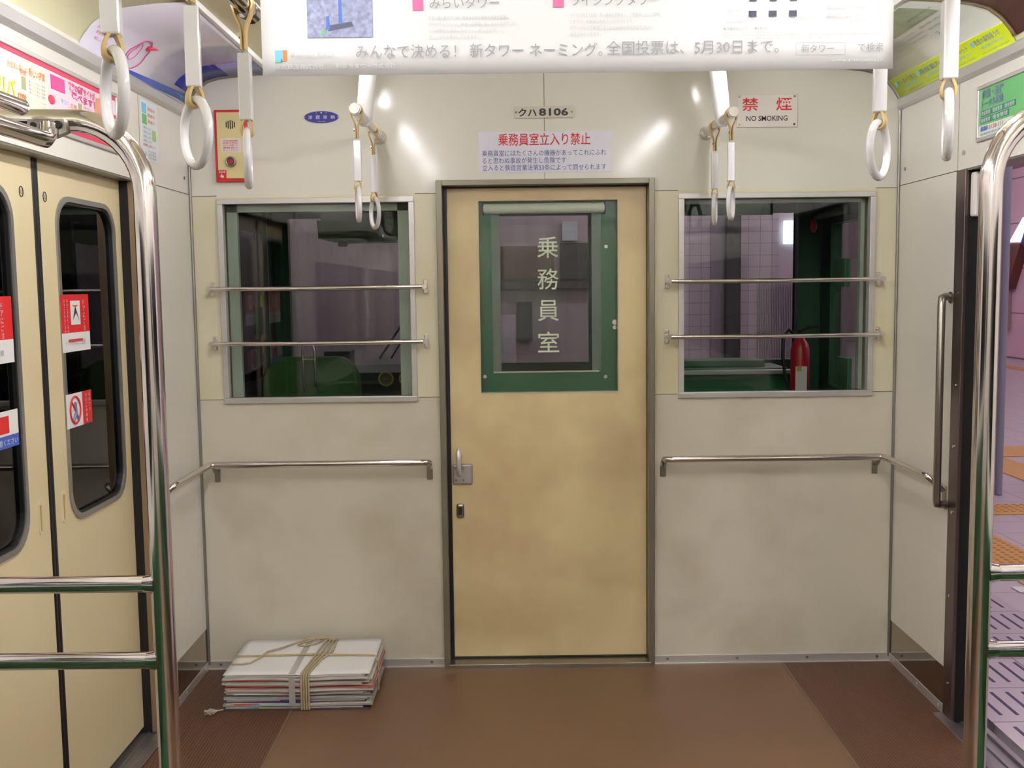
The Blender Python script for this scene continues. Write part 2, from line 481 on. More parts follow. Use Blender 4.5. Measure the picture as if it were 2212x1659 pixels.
# green blind frame on the cab side of the door
b = MB()
for (x0, x1, z0, z1) in ((-.26, -.196, 1.03, 1.80), (.222, .30, 1.03, 1.80), (-.196, .222, 1.03, 1.128), (-.196, .222, 1.735, 1.80)):
    b.box(x0, x1, .088, .10, z0, z1)
gf = b.build('inner_frame', mat('green enamel', (22, 96, 58), .16, 0, coat=.6), o)
b = MB(); b.box(-.196, -.163, .094, .115, 1.128, 1.735); b.box(.187, .222, .094, .115, 1.128, 1.735); b.build('guide_rail', mat('grey rail', (112, 124, 116), .35, .4), gf)
b = MB(); b.box(-.193, .212, .082, .098, 1.128, 1.134); b.build('bottom_bar', chrome, gf)
for x, z in ((-.227, 1.115), (.237, 1.109), (.241, 1.606)):
    b = MB(); b.disc((x, .088, z), (0, -1, 0), .007, .004); b.build('screw', chrome, gf)
b = MB(); b.disc((.273, .088, 1.318), (0, -1, 0), .010, .008); b.disc((.273, .088, 1.298), (0, -1, 0), .008, .006); b.build('latch', chrome, gf)
b = MB(); b.tube([(-.224, .075, 1.752), (.234, .075, 1.752)], .0195, None, 20)
bl = b.build('roller_blind', mat('blind fabric', (232, 232, 214), .35, coat=.2), gf)
b = MB(); b.box(-.228, -.222, .058, .092, 1.728, 1.775, None, .003); b.box(.232, .238, .058, .092, 1.728, 1.775, None, .003); b.build('end_bracket', rubber, gf)
# handle and lock
b = MB(); b.box(-.356, -.280, .036, .045, .704, .782, None, .006)
hp = b.build('handle_plate', mat('grey handle plate', (166, 162, 158), .4, .3), o)
for x in (-.343, -.314):
    for z in (.767, .722):
        b = MB(); b.disc((x, .036, z), (0, -1, 0), .005, .003); b.build('rivet', steel, hp)
b = MB(); b.tube([(-.330, .040, .742), (-.330, .018, .752), (-.330, .004, .775), (-.330, .000, .805), (-.330, .004, .832), (-.330, .012, .845)], .01, None, 14,
                 rs=[.010, .009, .0085, .009, .0105, .006]); b.build('door_handle', mat('bright handle', (228, 226, 228), .3, .5), o)
b = MB(); b.box(-.343, -.314, .038, .046, .574, .628, None, .008); lk = b.build('lock_plate', steel, o)
b = MB(); b.box(-.335, -.322, .034, .039, .586, .616, None, .003); b.build('keyhole', black, lk)

# ------------------------------------------------------------ guard bars over the windows
def guard_bar(x0, x1, z, label, rot=0):
    y = -.052
    o = empty('window_guard_bar', ((x0+x1)/2, 0, z), label, 'guard bar', 'guard bars across the cab windows')
    b = MB()
    sag = [(x0+(x1-x0)*t, y, z-.002*math.sin(PI*t)) for t in [i/16 for i in range(17)]]
    b.tube(sag, .0085, None, 12); b.build('bar', chrome_b, o)
    for x in (x0, x1):
        b = MB(); b.box(x-.008, x+.008, -.005, 0, z-.026, z+.026, None, .002)
        b.tube([(x, -.003, z), (x, y, z)], .0085, None, 12); b.disc((x, y-.0085, z), (0, 1, 0), .0095, .017)
        for dz in (-.017, .017): b.disc((x, -.005, z+dz), (0, -1, 0), .0055, .005, None, 10)
        b.build('bracket', chrome_b, o)
guard_bar(-1.236, -.442, 1.463, 'upper chrome guard bar across the left cab window')
guard_bar(-1.234, -.442, 1.260, 'lower chrome guard bar across the left cab window')
guard_bar(.460, 1.250, 1.470, 'upper chrome guard bar across the right cab window')
guard_bar(.460, 1.252, 1.265, 'lower chrome guard bar across the right cab window')

# wall handrails
def handrail(s, xin, xcor, xwall, label):
    z = .808; y = -.062; r = .0125
    o = empty('wall_handrail', (xcor, 0, z), label, 'handrail', 'handrails along the bulkhead')
    yc = -.47
    pts = [(xin, -.002, z-.03), (xin, -.03, z-.012), (xin, -.052, z-.002), (xin+s*.012, y, z), (xin+s*.03, y, z)]
    pts += [(xcor-s*.02, y, z), (xcor-s*.006, y-.004, z), (xcor, y-.018, z), (xcor, y-.04, z), (xcor, yc+.03, z), (xcor, yc+.008, z), (xcor+s*.006, yc, z-.003), (xcor+s*.022, yc-.004, z-.016), (xwall-s*.003, yc-.004, z-.045)]
    b = MB(); b.tube(pts, r, None, 14); b.build('rail', chrome_b, o)
    for x in (xin, xcor-s*.012):
        b = MB(); b.box(x-.011, x+.011, -.006, 0, z-.075, z-.022, None, .003)
        b.tube([(x, -.004, z-.036), (x, -.03, z-.03), (x, -.058, z-.006)], .007, None, 10)
        for dz in (-.034, -.062): b.disc((x, -.006, z+dz), (0, -1, 0), .005, .004, None, 10)
        b.build('foot', steel, o)
    b = MB(); b.box(xwall-s*.006, xwall, yc-.018, yc+.01, z-.095, z-.03, None, .003); b.build('foot', steel, o)
handrail(-1, -.440, -1.258, WL, 'chrome handrail under the left cab window')
handrail(1, .446, 1.262, WR, 'chrome handrail under the right cab window')

o = empty('vertical_grab_bar', (1.28, -.51, .72), 'upright chrome grab bar on the right wall beside the open doorway', 'grab bar')
b = MB(); b.tube([(WR-.004, -.485, 1.405), (1.30, -.49, 1.408), (1.281, -.508, 1.404), (1.277, -.515, 1.385), (1.277, -.515, .74), (1.281, -.508, .722), (1.30, -.49, .716), (WR-.004, -.485, .716)], .0125, None, 14)
b.build('bar', steel, o)
for z in (1.405, .716):
    b = MB(); b.disc((WR-.005, -.483, z), (1, 0, 0), .019, .005, None, 16); b.build('flange', steel, o)

# ------------------------------------------------------------ side doorways
def doorway(X, s, closed):
    nm = 'trim_3' if s < 0 else 'trim_4'
    t = empty(nm, (X, D0, 0), kind='structure')
    for ya, yb in ((D0, D0-.052), (D1, D1+.05)):
        sg = -1 if ya == D0 else 1; yb = ya+sg*.068
        b = MB(); b.box(X-s*.004, X+s*(.022 if s < 0 else .008), ya, yb, 0, ZL, None, .002)
        pm = steel_d if s > 0 else mat('tan steel post', (150, 130, 104), .35, .5)
        p = b.build('door_post', pm, t)
        k = MB(); k.box(X+s*(.022 if s < 0 else .008), X+s*.088, ya, yb+(-sg*.002), 0, ZL); k.build('door_pocket', black, p)
        if ya == D0:
            for z in (.12, .42, .70, .92, 1.12, 1.42):
                k = MB(); k.disc((X-s*.004, ya-.035, z), (-s, 0, 0), .005, .003, None, 10); k.build('screw', chrome, p)
    b = MB(); b.box(X+s*.002, X+s*.09, D1, D0, ZL-.006, ZL+.02); b.build('door_head', alu_d, t)
    if s > 0:
        b = MB(); b.box(X+s*.012, X+s*.04, D0-.066, D0-.10, 1.66, 1.80, None, .008); b.build('guide_plate', pw if s > 0 else mat('tan plate', (170, 150, 120), .4, .3), t)
    # sill
    b = MB(); b.box(X-s*.035, X+s*.005, D1, D0, -.02, .006, None, .002)
    b.box(X+s*.005, X+s*.085, D1, D0, -.03, -.004)
    b.box(X+s*.07, X+s*.09, D1, D0, -.01, .008, None, .002); b.box(X+s*.03, X+s*.036, D1, D0, -.01, .002)
    b.build('door_sill', mat('sill metal', (150, 146, 152), .35, .8, var=.1, scale=8), t)
doorway(WL, -1, True); doorway(WR, 1, False)

def rrect(y0, y1, z0, z1, r, n=6):
    pts = []
    for cy, cz, a in ((y1-r, z1-r, 0), (y0+r, z1-r, 90), (y0+r, z0+r, 180), (y1-r, z0+r, 270)):
        for i in range(n+1):
            t = R(a+90*i/n); pts.append((cy+r*math.cos(t), cz+r*math.sin(t)))
    return pts
def ring_plate(b, outer, inner, x0, x1, m=None):
    n = len(outer)
    v = [(x0, *p) for p in outer]+[(x0, *p) for p in inner]+[(x1, *p) for p in outer]+[(x1, *p) for p in inner]
    f = []
    for i in range(n):
        j = (i+1) % n
        f += [(i, j, n+j, n+i), (2*n+i, 3*n+i, 3*n+j, 2*n+j), (i, 2*n+i, 2*n+j, j), (n+i, n+j, 3*n+j, 3*n+i)]
    b.add(v, f, m, False)
def leaf(name, X, s, y0, y1, wy0, wy1, edge):
    """sliding door leaf, inner face at X, s outward"""
    o = empty(name, (X, (y0+y1)/2, 0), kind='structure')
    z0, z1 = .02, 1.825
    wz0, wz1 = .815, 1.722
    inner = rrect(wy0, wy1, wz0, wz1, .085)
    cy, cz = (wy0+wy1)/2, (wz0+wz1)/2
    outer = []
    for (a, c) in inner:
        # project to the leaf rectangle
        outer.append((min(max(a+(a-cy)*9, y0), y1), min(max(c+(c-cz)*9, z0), z1)))
    b = MB(); ring_plate(b, outer, inner, X, X+s*.03)
    b.build('door_panel', sdoor_m, o)
    i2 = rrect(wy0+.013, wy1-.013, wz0+.013, wz1-.013, .075); i0 = rrect(wy0-.002, wy1+.002, wz0-.002, wz1+.002, .087)
    b = MB(); ring_plate(b, i0, i2, X-s*.005, X+s*.02); wf = b.build('window_frame', mat('grey window frame', (150, 150, 146), .3, .6), o)
    i3 = rrect(wy0+.020, wy1-.020, wz0+.020, wz1-.020, .07)
    b = MB(); ring_plate(b, i2, i3, X, X+s*.018); b.build('window_gasket', rubber, o)
    b = MB(); b.prism([(p, q) for p, q in i2], 'x', X+s*.010, X+s*.014); g = b.build('glass_pane', pane_dark2, o)
    ye = y0 if edge < 0 else y1
    b = MB(); b.box(X-s*.004, X+s*.034, ye, ye+edge*(.016 if s < 0 else .05), z0, z1, None, .004); b.build('edge_rubber', rubber, o)
    # recessed finger grip
    yg = ye-edge*.055
    b = MB(); ring_plate(b, rrect(yg-.011, yg+.011, .828, .915, .01, 4), rrect(yg-.006, yg+.006, .836, .907, .0055, 4), X-s*.003, X+s*.002)
    gp = b.build('finger_grip', sdoor_m, o)
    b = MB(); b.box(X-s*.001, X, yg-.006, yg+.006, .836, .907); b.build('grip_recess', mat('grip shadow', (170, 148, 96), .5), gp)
    return o
pane_dark2 = glass('door glass', (150, 152, 156), 1.0)
XD = WL-.05
leaf('door_2', XD, -1, -1.146, -.50, -1.050, -.630, -1)
leaf('door_3', XD, -1, -1.80, -1.178, -1.72, -1.30, 1)
leaf('door_4', WR+.045, 1, -.59, .06, -.50, -.08, -1)
leaf('door_5', WR+.045, 1, -2.42, -1.77, -2.3, -1.88, 1)

LU, LV = (0, 1, 0), (0, 0, 1)        # surface facing +X (left wall)
def panel_x(name, X, y0, y1, z0, z1, m, t=.0015, parent=None, **k):
    b = MB(); b.box(X, X+t, y0, y1, z0, z1); return b.build(name, m, parent, **k)

# stickers on the left doors' glass
def door_sticker(y0, y1, zt, zm, zb, label):
    X = XD+.006
    o = empty('door_sticker', (X, (y0+y1)/2, zb), label, 'sticker')
    b = MB(); b.box(X-.002, X, y0, y1, zm, zt, red, .0); b.box(X-.002, X, y0, y1, zb, zm, paper)
    b.build('sheet', red, o)
    w_ = y1-y0
    b = MB(); b.box(X-.0005, X+.0006, y0+w_*.32, y0+w_*.66, zm+.022, zt-.018); pc = b.build('picture', paper, o)
    b = MB(); b.add([(X+.0012, y0+w_*.36, zt-.03), (X+.0012, y0+w_*.6, zt-.03), (X+.0012, y0+w_*.5, zm+.07)], [(0, 1, 2)], orange)
    b.add([(X+.0012, y0+w_*.38, zm+.035), (X+.0012, y0+w_*.48, zm+.075), (X+.0012, y0+w_*.62, zm+.03), (X+.0012, y0+w_*.5, zm+.055)], [(0, 1, 2, 3)], ink)
    b.flatsheet = True
    b.build('drawing', orange, pc)
    b = MB()
    for k, col in enumerate('ドアにご注意'):
        b.text(col, (X, y0+w_*.80, zt-.03-k*.018), LU, LV, .014, None, paper, align='C')
    for k in range(2):
        for q, ch in enumerate('ひきこまれにごちゅうい'):
            b.text(ch, (X, y0+w_*(.1+.1*k), zt-.022-q*.0105), LU, LV, .008, None, palepink, align='C')
    b.box(X, X+.0006, y0+w_*.2, y0+w_*.72, zm-.026, zm-.018, red)
    b.text('ドアガラスにご注意', (X, y0+w_*.1, zb+.018), LU, LV, .014, w_*.7, inkg)
    b.build('lettering', paper, o)
door_sticker(-1.053, -.868, 1.452, 1.345, 1.292, 'red and white warning sticker high on the right leaf of the left door')
door_sticker(-1.60, -1.337, 1.450, 1.345, 1.288, 'red and white warning sticker on the near leaf of the left door')
X = XD+.006
o = empty('door_sticker', (X, -.96, 1.08), 'small white and red sticker with a struck-out figure low on the left door glass', 'sticker')
b = MB(); b.box(X-.002, X, -1.052, -.945, 1.08, 1.175, paper); b.box(X-.002, X, -.945, -.880, 1.08, 1.175, red); b.build('sheet', paper, o)
b = MB(); b.tube([(X+.001, -.998+.034*math.cos(t), 1.128+.038*math.sin(t)) for t in [2*PI*i/24 for i in range(24)]], .003, red, 6, closed=True)
b.tube([(X+.001, -1.022, 1.155), (X+.001, -.974, 1.10)], .003, red, 6)
b.tube([(X+.001, -1.0, 1.15), (X+.001, -.995, 1.12), (X+.001, -1.015, 1.098)], .005, inkb, 6)
b.tube([(X+.001, -.995, 1.12), (X+.001, -.98, 1.10)], .004, inkb, 6)
b.build('pictogram', red, o)
b = MB()
for k, ch in enumerate('かけこみ乗車'):
    b.text(ch, (X, -.92, 1.158-k*.0145), LU, LV, .011, None, paper, align='C')
for k, ch in enumerate('危険です'):
    b.text(ch, (X, -.897, 1.158-k*.0145), LU, LV, .010, None, paper, align='C')
b.build('lettering', paper, o)
o = empty('door_sticker', (X, -1.4, 1.08), 'white, red and blue sticker low on the near leaf of the left door', 'sticker')
b = MB(); b.box(X-.002, X, -1.62, -1.337, 1.112, 1.172, paper); b.box(X-.002, X, -1.62, -1.337, 1.082, 1.112, blue); b.box(X-.0015, X+.0006, -1.5, -1.385, 1.118, 1.160, red)
b.build('sheet', paper, o)
b = MB(); b.text('ご注意ください', (X, -1.345, 1.089), LU, LV, .015, .13, None, align='R'); b.build('lettering', paper, o)
for y, z, t_ in ((-1.241, 1.713, '右'), (-1.107, 1.711, '左')):
    o = empty('round_sticker', (XD, y, z), 'tiny round sticker at the top of the left door, %s of the centre gap' % ('near side' if y < -1.15 else 'far side'), 'sticker')
    b = MB(); b.tube([(XD+.001, y+.010*math.cos(t), z+.013*math.sin(t)) for t in [2*PI*i/20 for i in range(20)]], .0012, None, 6, closed=True); b.build('outline', ink, o)
    b = MB(); b.text(t_, (XD, y, z-.006), LU, LV, .012, None, None, align='C'); b.build('lettering', ink, o)

# ------------------------------------------------------------ advertisements
def cove_sheet(b, s, y0, y1, i0, i1, m, lift=.004, n=24, j0=None, j1=None):
    """a strip of curved card on the cove between profile lengths i0..i1 (0..1)"""
    P = [Vector((x, z)) for x, z in prof[0:]]
    L = [0]
    for a, c in zip(P, P[1:]): L.append(L[-1]+(c-a).length)
    def at(t):
        d = t*L[-1]
        for k in range(len(P)-1):
            if d <= L[k+1]+1e-9:
                f = (d-L[k])/(L[k+1]-L[k]); q = P[k].lerp(P[k+1], f); tn = (P[k+1]-P[k]).normalized(); break
        return q+Vector((-abs(tn.y), -abs(tn.x)))*lift
    j0 = i0 if j0 is None else j0; j1 = i1 if j1 is None else j1      # profile range at y1
    v = []; v2 = []
    for y, a_, c_ in ((y0, i0, i1), (y1, j0, j1)):
        for k in range(n+1):
            q = at(a_+(c_-a_)*k/n); v.append((s*q.x, y, q.y)); v2.append((s*(q.x+.0012), y, q.y+.0012))
    m1 = n+1
    f = [(k, k+1, m1+k+1, m1+k) for k in range(n)]
    fb = [(2*m1+k, 2*m1+m1+k, 2*m1+m1+k+1, 2*m1+k+1) for k in range(n)]
    sd = [(k, 2*m1+k, 2*m1+k+1, k+1) for k in range(n)]+[(m1+k, m1+k+1, 3*m1+k+1, 3*m1+k) for k in range(n)]+[(0, m1, 3*m1, 2*m1), (n, 2*m1+n, 3*m1+n, m1+n)]
    b.add(v+v2, f+fb+sd, m, True)
    return at
def cove_text(b, s, body, y, t, at, h, w, m):
    """flat strip of letters lying on the cove at profile fraction t"""
    q0 = at(t); q1 = at(t+.03)
    v = Vector((s*(q1.x-q0.x), 0, q1.y-q0.y)).normalized()
    u = Vector((0, 1, 0)) if s < 0 else Vector((0, -1, 0))
    b.text(body, (s*q0.x, y, q0.y), u, v, h, w, m, lift=.0015)

o = empty('curved_poster', (-1.2, -.5, 2.14), 'curved white and violet poster with a blue foot strip in the left cove', 'poster')
b = MB(); at = cove_sheet(b, -1, -.955, -.012, .0, .98, mat('violet white print', (226, 222, 236), .25, coat=.6, var=.04, scale=3))
b.build('sheet', None, o)
b = MB(); cove_sheet(b, -1, -.95, -.014, .0, .040, blue, .0052, j0=.09, j1=.160); cove_text(b, -1, '青葉音楽教育総合センター', -.45, .066, at, .013, .24, paper); cove_text(b, -1, '入学受付案内', -.17, .095, at, .012, .12, sky)
b.build('foot_strip', None, o)
b = MB(); cove_sheet(b, -1, -.20, -.014, .18, .62, navy, .0052)
cove_text(b, -1, '受講案内', -.19, .30, at, .012, .07, sky); cove_text(b, -1, '新学期生募集', -.19, .36, at, .010, .08, sky)
b.build('purple_block', None, o)
b = MB(); cove_sheet(b, -1, -.20, -.014, .62, .97, mat('striped violet print', (150, 150, 196), .3, var=.25, scale=14, stretch=(1, 6, 1)), .0052); b.build('violet_photo', None, o)
b = MB()
# pink speech outline and arrow
def on(t, y, l=.007):
    q = at(t); tn = at(min(1, t+.01))-at(max(0, t-.01)); tn.normalize()
    return (-(q.x-abs(tn.y)*(l-.004)), y, q.y-abs(tn.x)*(l-.004))
def loop(P_, r_, m_):
    # closed smooth outline through (t, y) points
    q = [Vector((a_, c_, 0)) for a_, c_ in P_]; out = []; N_ = len(q)
    for i_ in range(N_):
        p0, p1, p2, p3 = q[i_-1], q[i_], q[(i_+1) % N_], q[(i_+2) % N_]
        for k_ in range(5):
            u_ = k_/5; v_ = .5*((2*p1)+(p2-p0)*u_+(2*p0-5*p1+4*p2-p3)*u_*u_+(3*p1-p0-3*p2+p3)*u_**3); out.append(on(v_.x, v_.y))
    b.tube(out, r_, m_, 6, closed=True)
loop([(.10, -.592), (.14, -.655), (.21, -.668), (.29, -.655), (.386, -.640), (.405, -.605), (.31, -.555), (.18, -.545)], .0016, magenta)
loop([(.166, -.628), (.192, -.652), (.277, -.642), (.343, -.648), (.316, -.619), (.227, -.605)], .0014, pink)
b.tube([on(.33, -.588), on(.35, -.565), on(.375, -.523)], .004, crimson, 6, rs=[.009, .006, .001])
b.build('pink_outline', pink, o)
b = MB()
for k, tx in enumerate(('お子さまの夢を', 'はじめよう', '家族の時間に', '新しい学びを')):
    cove_text(b, -1, tx, -.935+.012*k, .30-.045*k, at, .009, .10, pink)
for k in range(5):
    cove_text(b, -1, '全国の教室で受付中です', -.30, .55+.06*k, at, .009, .14, pink)
b.build('lettering', None, o)

o = empty('curved_poster', (1.2, -.4, 2.14), 'curved white poster with a lime yellow foot strip in the right cove', 'poster')
b = MB(); at = cove_sheet(b, 1, -.885, -.012, .02, .98, mat('white green print', (226, 228, 218), .25, coat=.6, var=.05, scale=4)); b.build('sheet', None, o)
b = MB(); cove_sheet(b, 1, -.885, -.014, .028, .222, lime, .0052, j0=.03, j1=.245); 
for y, tx in ((-.06, 'ケータイで見る'), (-.26, '路線案内'), (-.47, 'スクールネット'), (-.68, '教育の森情報ラボ')):
    cove_text(b, 1, tx, y, .145, at, .019, .16, blue); cove_text(b, 1, '資料請求受付中', y-.02, .10, at, .009, .14, sky); cove_text(b, 1, 'お申し込みはお近くの窓口まで', y-.01, .06, at, .006, .17, inkg)
    q = at(.17); b.disc((q.x-.002, y+.015, q.y), (-1, 0, -.6), .010, .001, sky, 12)
b.build('foot_strip', None, o)
b = MB()
cove_sheet(b, 1, -.80, -.22, .66, .97, mat('olive photo print', (168, 176, 146), .35, var=.2, scale=9), .0052); b.build('photo', None, o)
b = MB()
for k, (y, t, w_) in enumerate(((-.30, .46, .25), (-.32, .52, .25), (-.20, .58, .35), (-.60, .50, .18), (-.60, .58, .2), (-.60, .66, .2), (-.66, .74, .17))):
    cove_text(b, 1, '通信制の学校案内と説明会のお知らせ', y, t, at, .012, w_, inkg)
cove_text(b, 1, 'スクール', -.58, .40, at, .022, .13, inkb)
b.build('lettering', None, o)
o = empty('curved_poster', (1.2, -1.3, 2.14), 'dark maroon curved poster at the top right edge', 'poster')
b = MB(); cove_sheet(b, 1, -1.75, -.905, .085, .98, maroon); b.build('sheet', None, o)
b = MB(); cove_sheet(b, 1, -.903, -.888, .085, .98, mat('tan edge', (150, 130, 96), .5), .007); b.build('edge_holder', None, o)

# framed adverts over the side doors
X = WL
o = empty('framed_advert', (X, -1.2, 1.87), 'long pink and white framed advert over the left door', 'advert')
b = MB(); ay0, ay1, az0, az1 = -1.78, -.70, 1.872, 2.052
for (p, q, r_, t_) in ((ay0, ay1, az0, az0+.012), (ay0, ay1, az1-.012, az1), (ay0, ay0+.012, az0+.012, az1-.012), (ay1-.012, ay1, az0+.012, az1-.012)): b.box(X, X+.008, p, q, r_, t_, None, .002)
b.build('frame', alu, o)
b = MB(); b.box(X, X+.003, ay0+.01, -1.175, az0+.01, az1-.01, cream_p); b.box(X, X+.003, -1.175, ay1-.01, az0+.01, az1-.01, palepink)
b.box(X+.002, X+.004, ay0+.01, ay1-.01, az1-.024, az1-.012, crimson); b.box(X+.002, X+.004, ay0+.01, ay1-.01, az0+.012, az0+.034, crimson)
b.build('sheet', None, o)
X2 = X+.0035
b = MB()
b.text('リバ', (X2, -1.435, 1.922), LU, LV, .044, .080, yellow, bold=.04); b.text('.com', (X2, -1.350, 1.922), LU, LV, .018, .048, orange, bold=.03)
b.text('お住まい探しの', (X2, -1.39, 1.992), LU, LV, .015, .10, orange); b.text('新しい提案', (X2, -1.28, 1.990), LU, LV, .020, .09, orange, bold=.01)
b.text('快適', (X2, -1.33, 1.985), LU, LV, .014, .035, orange)
for k in range(4): b.text('暮らしに役立つ情報', (X2, -1.283, 1.974-k*.009), LU, LV, .006, .09, inkg)
for k in range(2): b.text('全国どこからでも検索', (X2, -1.29, 1.932-k*.010), LU, LV, .006, .10, inkl)
b.box(X2-.001, X2+.001, -1.320, -1.300, 1.952, 1.982, mat('sepia photo', (170, 164, 120), .5))
b.box(X2-.001, X2+.001, -1.155, -1.072, 1.984, 2.020, magenta); b.text('家庭教師派遣', (X2, -1.152, 2.003), LU, LV, .013, .074, paper)
b.text('教育の情報サイトが', (X2, -1.048, 2.000), LU, LV, .020, .18, magenta, bold=.03)
b.text('選べます！', (X2, -1.03, 1.977), LU, LV, .021, .16, magenta, bold=.03)
b.disc((X2-.001, -1.155, 1.955), (1, 0, 0), .020, .0015, crimson, 18, .012)
b.text('学びの', (X2, -1.10, 1.955), LU, LV, .013, .05, sky); b.text('広場', (X2, -1.04, 1.953), LU, LV, .013, .04, orange)
for k in range(3): b.text('登録無料で安心です', (X2, -.955, 1.966-k*.010), LU, LV, .006, .06, inkg)
b.box(X2-.001, X2+.001, -.985, -.965, 1.945, 1.975, mat('sepia photo', (170, 164, 120), .5))
b.prism([(-.865, 2.01), (-.80, 2.02), (-.79, 1.92), (-.865, 1.915), (-.875, 1.95)], 'x', X2-.001, X2+.001, mat('skin photo', (224, 160, 130), .5))
b.build('print', None, o)
panel_x('side_print', X2, -.735, -.715, 1.975, 1.985, red, .001, o)

o = empty('side_sticker', (X, -.42, 1.885), 'narrow pale vertical notice with blue and green blocks on the left corner panel', 'notice')
X2 = X+.0015
b = MB(); b.box(X, X2, -.485, -.330, 1.885, 2.078, mat('pale blue sheet', (222, 230, 236), .3)); b.build('sheet', None, o)
b = MB(); b.box(X2-.0004, X2+.0005, -.478, -.435, 2.035, 2.068, sky); b.box(X2-.0004, X2+.0005, -.478, -.435, 2.0, 2.032, green_p)
b.box(X2-.0004, X2+.0005, -.385, -.35, 1.955, 1.99, mat('leaf photo', (170, 196, 120), .5, var=.2, scale=60))
for k in range(3): b.text('募集中', (X2, -.425, 2.048-k*.02), LU, LV, .011, .07, orange)
for k in range(5): b.text('ご案内します', (X2, -.478, 1.985-k*.014), LU, LV, .008, .08, inkb)
b.text('お問い合わせ', (X2, -.478, 1.93), LU, LV, .008, .12, orange)
for k in range(3): b.text('受付時間', (X2, -.43, 1.912-k*.010), LU, LV, .007, .07, inkg)
b.prism([(-.472, 1.895), (-.455, 1.915), (-.45, 1.90)], 'x', X2-.0004, X2+.0005, green_p)
b.build('print', None, o)

X = WR
o = empty('framed_advert', (X, -.9, 1.886), 'green and white framed advert over the open right doorway', 'advert')
RU = (0, -1, 0)
ay0, ay1, az0, az1 = -1.30, -.645, 1.882, 2.050
b = MB()
for (p, q, r_, t_) in ((ay0, ay1, az0, az0+.012), (ay0, ay1, az1-.012, az1), (ay0, ay0+.012, az0+.012, az1-.012), (ay1-.012, ay1, az0+.012, az1-.012)): b.box(X-.008, X, p, q, r_, t_, None, .002)
b.build('frame', alu, o)
b = MB(); b.box(X-.003, X, ay0+.01, ay1-.01, 1.928, az1-.01, green_p); b.box(X-.003, X, ay0+.01, ay1-.01, az0+.01, 1.928, mat('mint white print', (222, 232, 226), .4)); b.build('sheet', None, o)
X2 = X-.0035
b = MB()
b.text('相続・法律', (X2, -.675, 2.005), RU, LV, .024, .14, inkb, bold=.03); b.text('トータル相談', (X2, -.675, 1.978), RU, LV, .022, .14, inkb, bold=.03)
for j, (ya, yb, z) in enumerate(((-.67, -.74, 1.955), (-.745, -.815, 1.955), (-.82, -.89, 1.955), (-.67, -.74, 1.934), (-.745, -.85, 1.934))):
    b.box(X2-.0005, X2+.001, ya, yb, z, z+.017, teal); b.text('借金整理', (X2-.0006, ya-.005, z+.002), RU, LV, .012, abs(yb-ya)-.01, paper)
b.text('通話無料', (X2, -.67, 1.910), RU, LV, .014, .05, blue, bold=.02); b.text('0120-111', (X2, -.725, 1.911), RU, LV, .013, .09, red)
b.text('受付時間 朝九時から夜八時まで', (X2, -.67, 1.898), RU, LV, .007, .18, teal)
b.build('print', None, o)

# ------------------------------------------------------------ signs on the bulkhead
o = empty('maker_emblem', (-.812, 0, 2.088), 'small blue oval maker plaque on the bulkhead, upper left', 'plaque')
b = MB(); b.disc((-.812, 0, 2.088), (0, -1, 0), .0665, .003, None, 40, .024); b.build('rim', alu, o)
b = MB(); b.disc((-.812, -.002, 2.088), (0, -1, 0), .0635, .002, None, 40, .0215); b.build('plate', navy, o)
b = MB(); [b.text(ch, (-.853+.0275*q, -.004, 2.0805), FX, FZ, .014, .015, None, bold=.006, align='C') for q, ch in enumerate('津覇車輌')]; b.text('TSUHA', (-.812, -.004, 2.0705), FX, FZ, .004, .03, None, align='C')
b.disc((-.812, -.004, 2.104), (0, -1, 0), .003, .0005, None, 10); b.disc((-.83, -.004, 2.103), (0, -1, 0), .0015, .0005, None, 8); b.disc((-.794, -.004, 2.103), (0, -1, 0), .0015, .0005, None, 8)
b.build('lettering', mat('pale emblem letters', (206, 206, 214), .4), o)
for x in (-.872, -.752):
    b = MB(); b.disc((x, -.004, 2.088), (0, -1, 0), .0025, .001, None, 8); b.build('rivet', chrome, o)

o = empty('number_plate', (.007, 0, 2.075), 'cream car number plate reading 8106 above the crew door', 'plate')
b = MB(); b.box(-.103, .116, -.005, 0, 2.074, 2.117, None, .003); b.build('plate', mat('cream plate', (214, 206, 192), .3), o)
b = MB(); b.text('クハ', (-.088, -.005, 2.080), FX, FZ, .030, .068, None, bold=.03); b.build('lettering', mat('dark plate letters', (44, 52, 54), .5), o)
b = MB(); b.text('8106', (-.012, -.005, 2.082), FX, FZ, .028, .108, None, bold=.03); b.build('lettering', mat('dark plate letters', (44, 52, 54), .5), o)
for x in (-.096, .109):
    b = MB(); b.disc((x, -.005, 2.096), (0, -1, 0), .004, .002, None, 10); b.build('screw', chrome, o)

o = empty('warning_notice', (.01, 0, 1.878), 'white notice with red heading and blue text above the crew door', 'notice')
b = MB(); b.box(-.236, .256, -.0015, 0, 1.878, 2.027, mat('notice white', (226, 226, 238), .3)); b.build('sheet', None, o)
b = MB(); b.text('乗務員室立入り禁止', (.007, -.0015, 1.976), FX, FZ, .042, .340, None, bold=.008, align='C'); b.build('heading', red, o)
b = MB()
for tx, z, w_ in (('乗務員室にはたくさんの機器があってこれにふれ', 1.938, .458), ('ると思わぬ事故が発生し危険です', 1.911, .310), ('立入ると鉄道営業法第33条によって罰せられます', 1.885, .458)):
    b.text(tx, (-.223, -.0015, z), FX, FZ, .021, w_, None)
b.build('body_text', mat('notice blue', (74, 86, 150), .5), o)

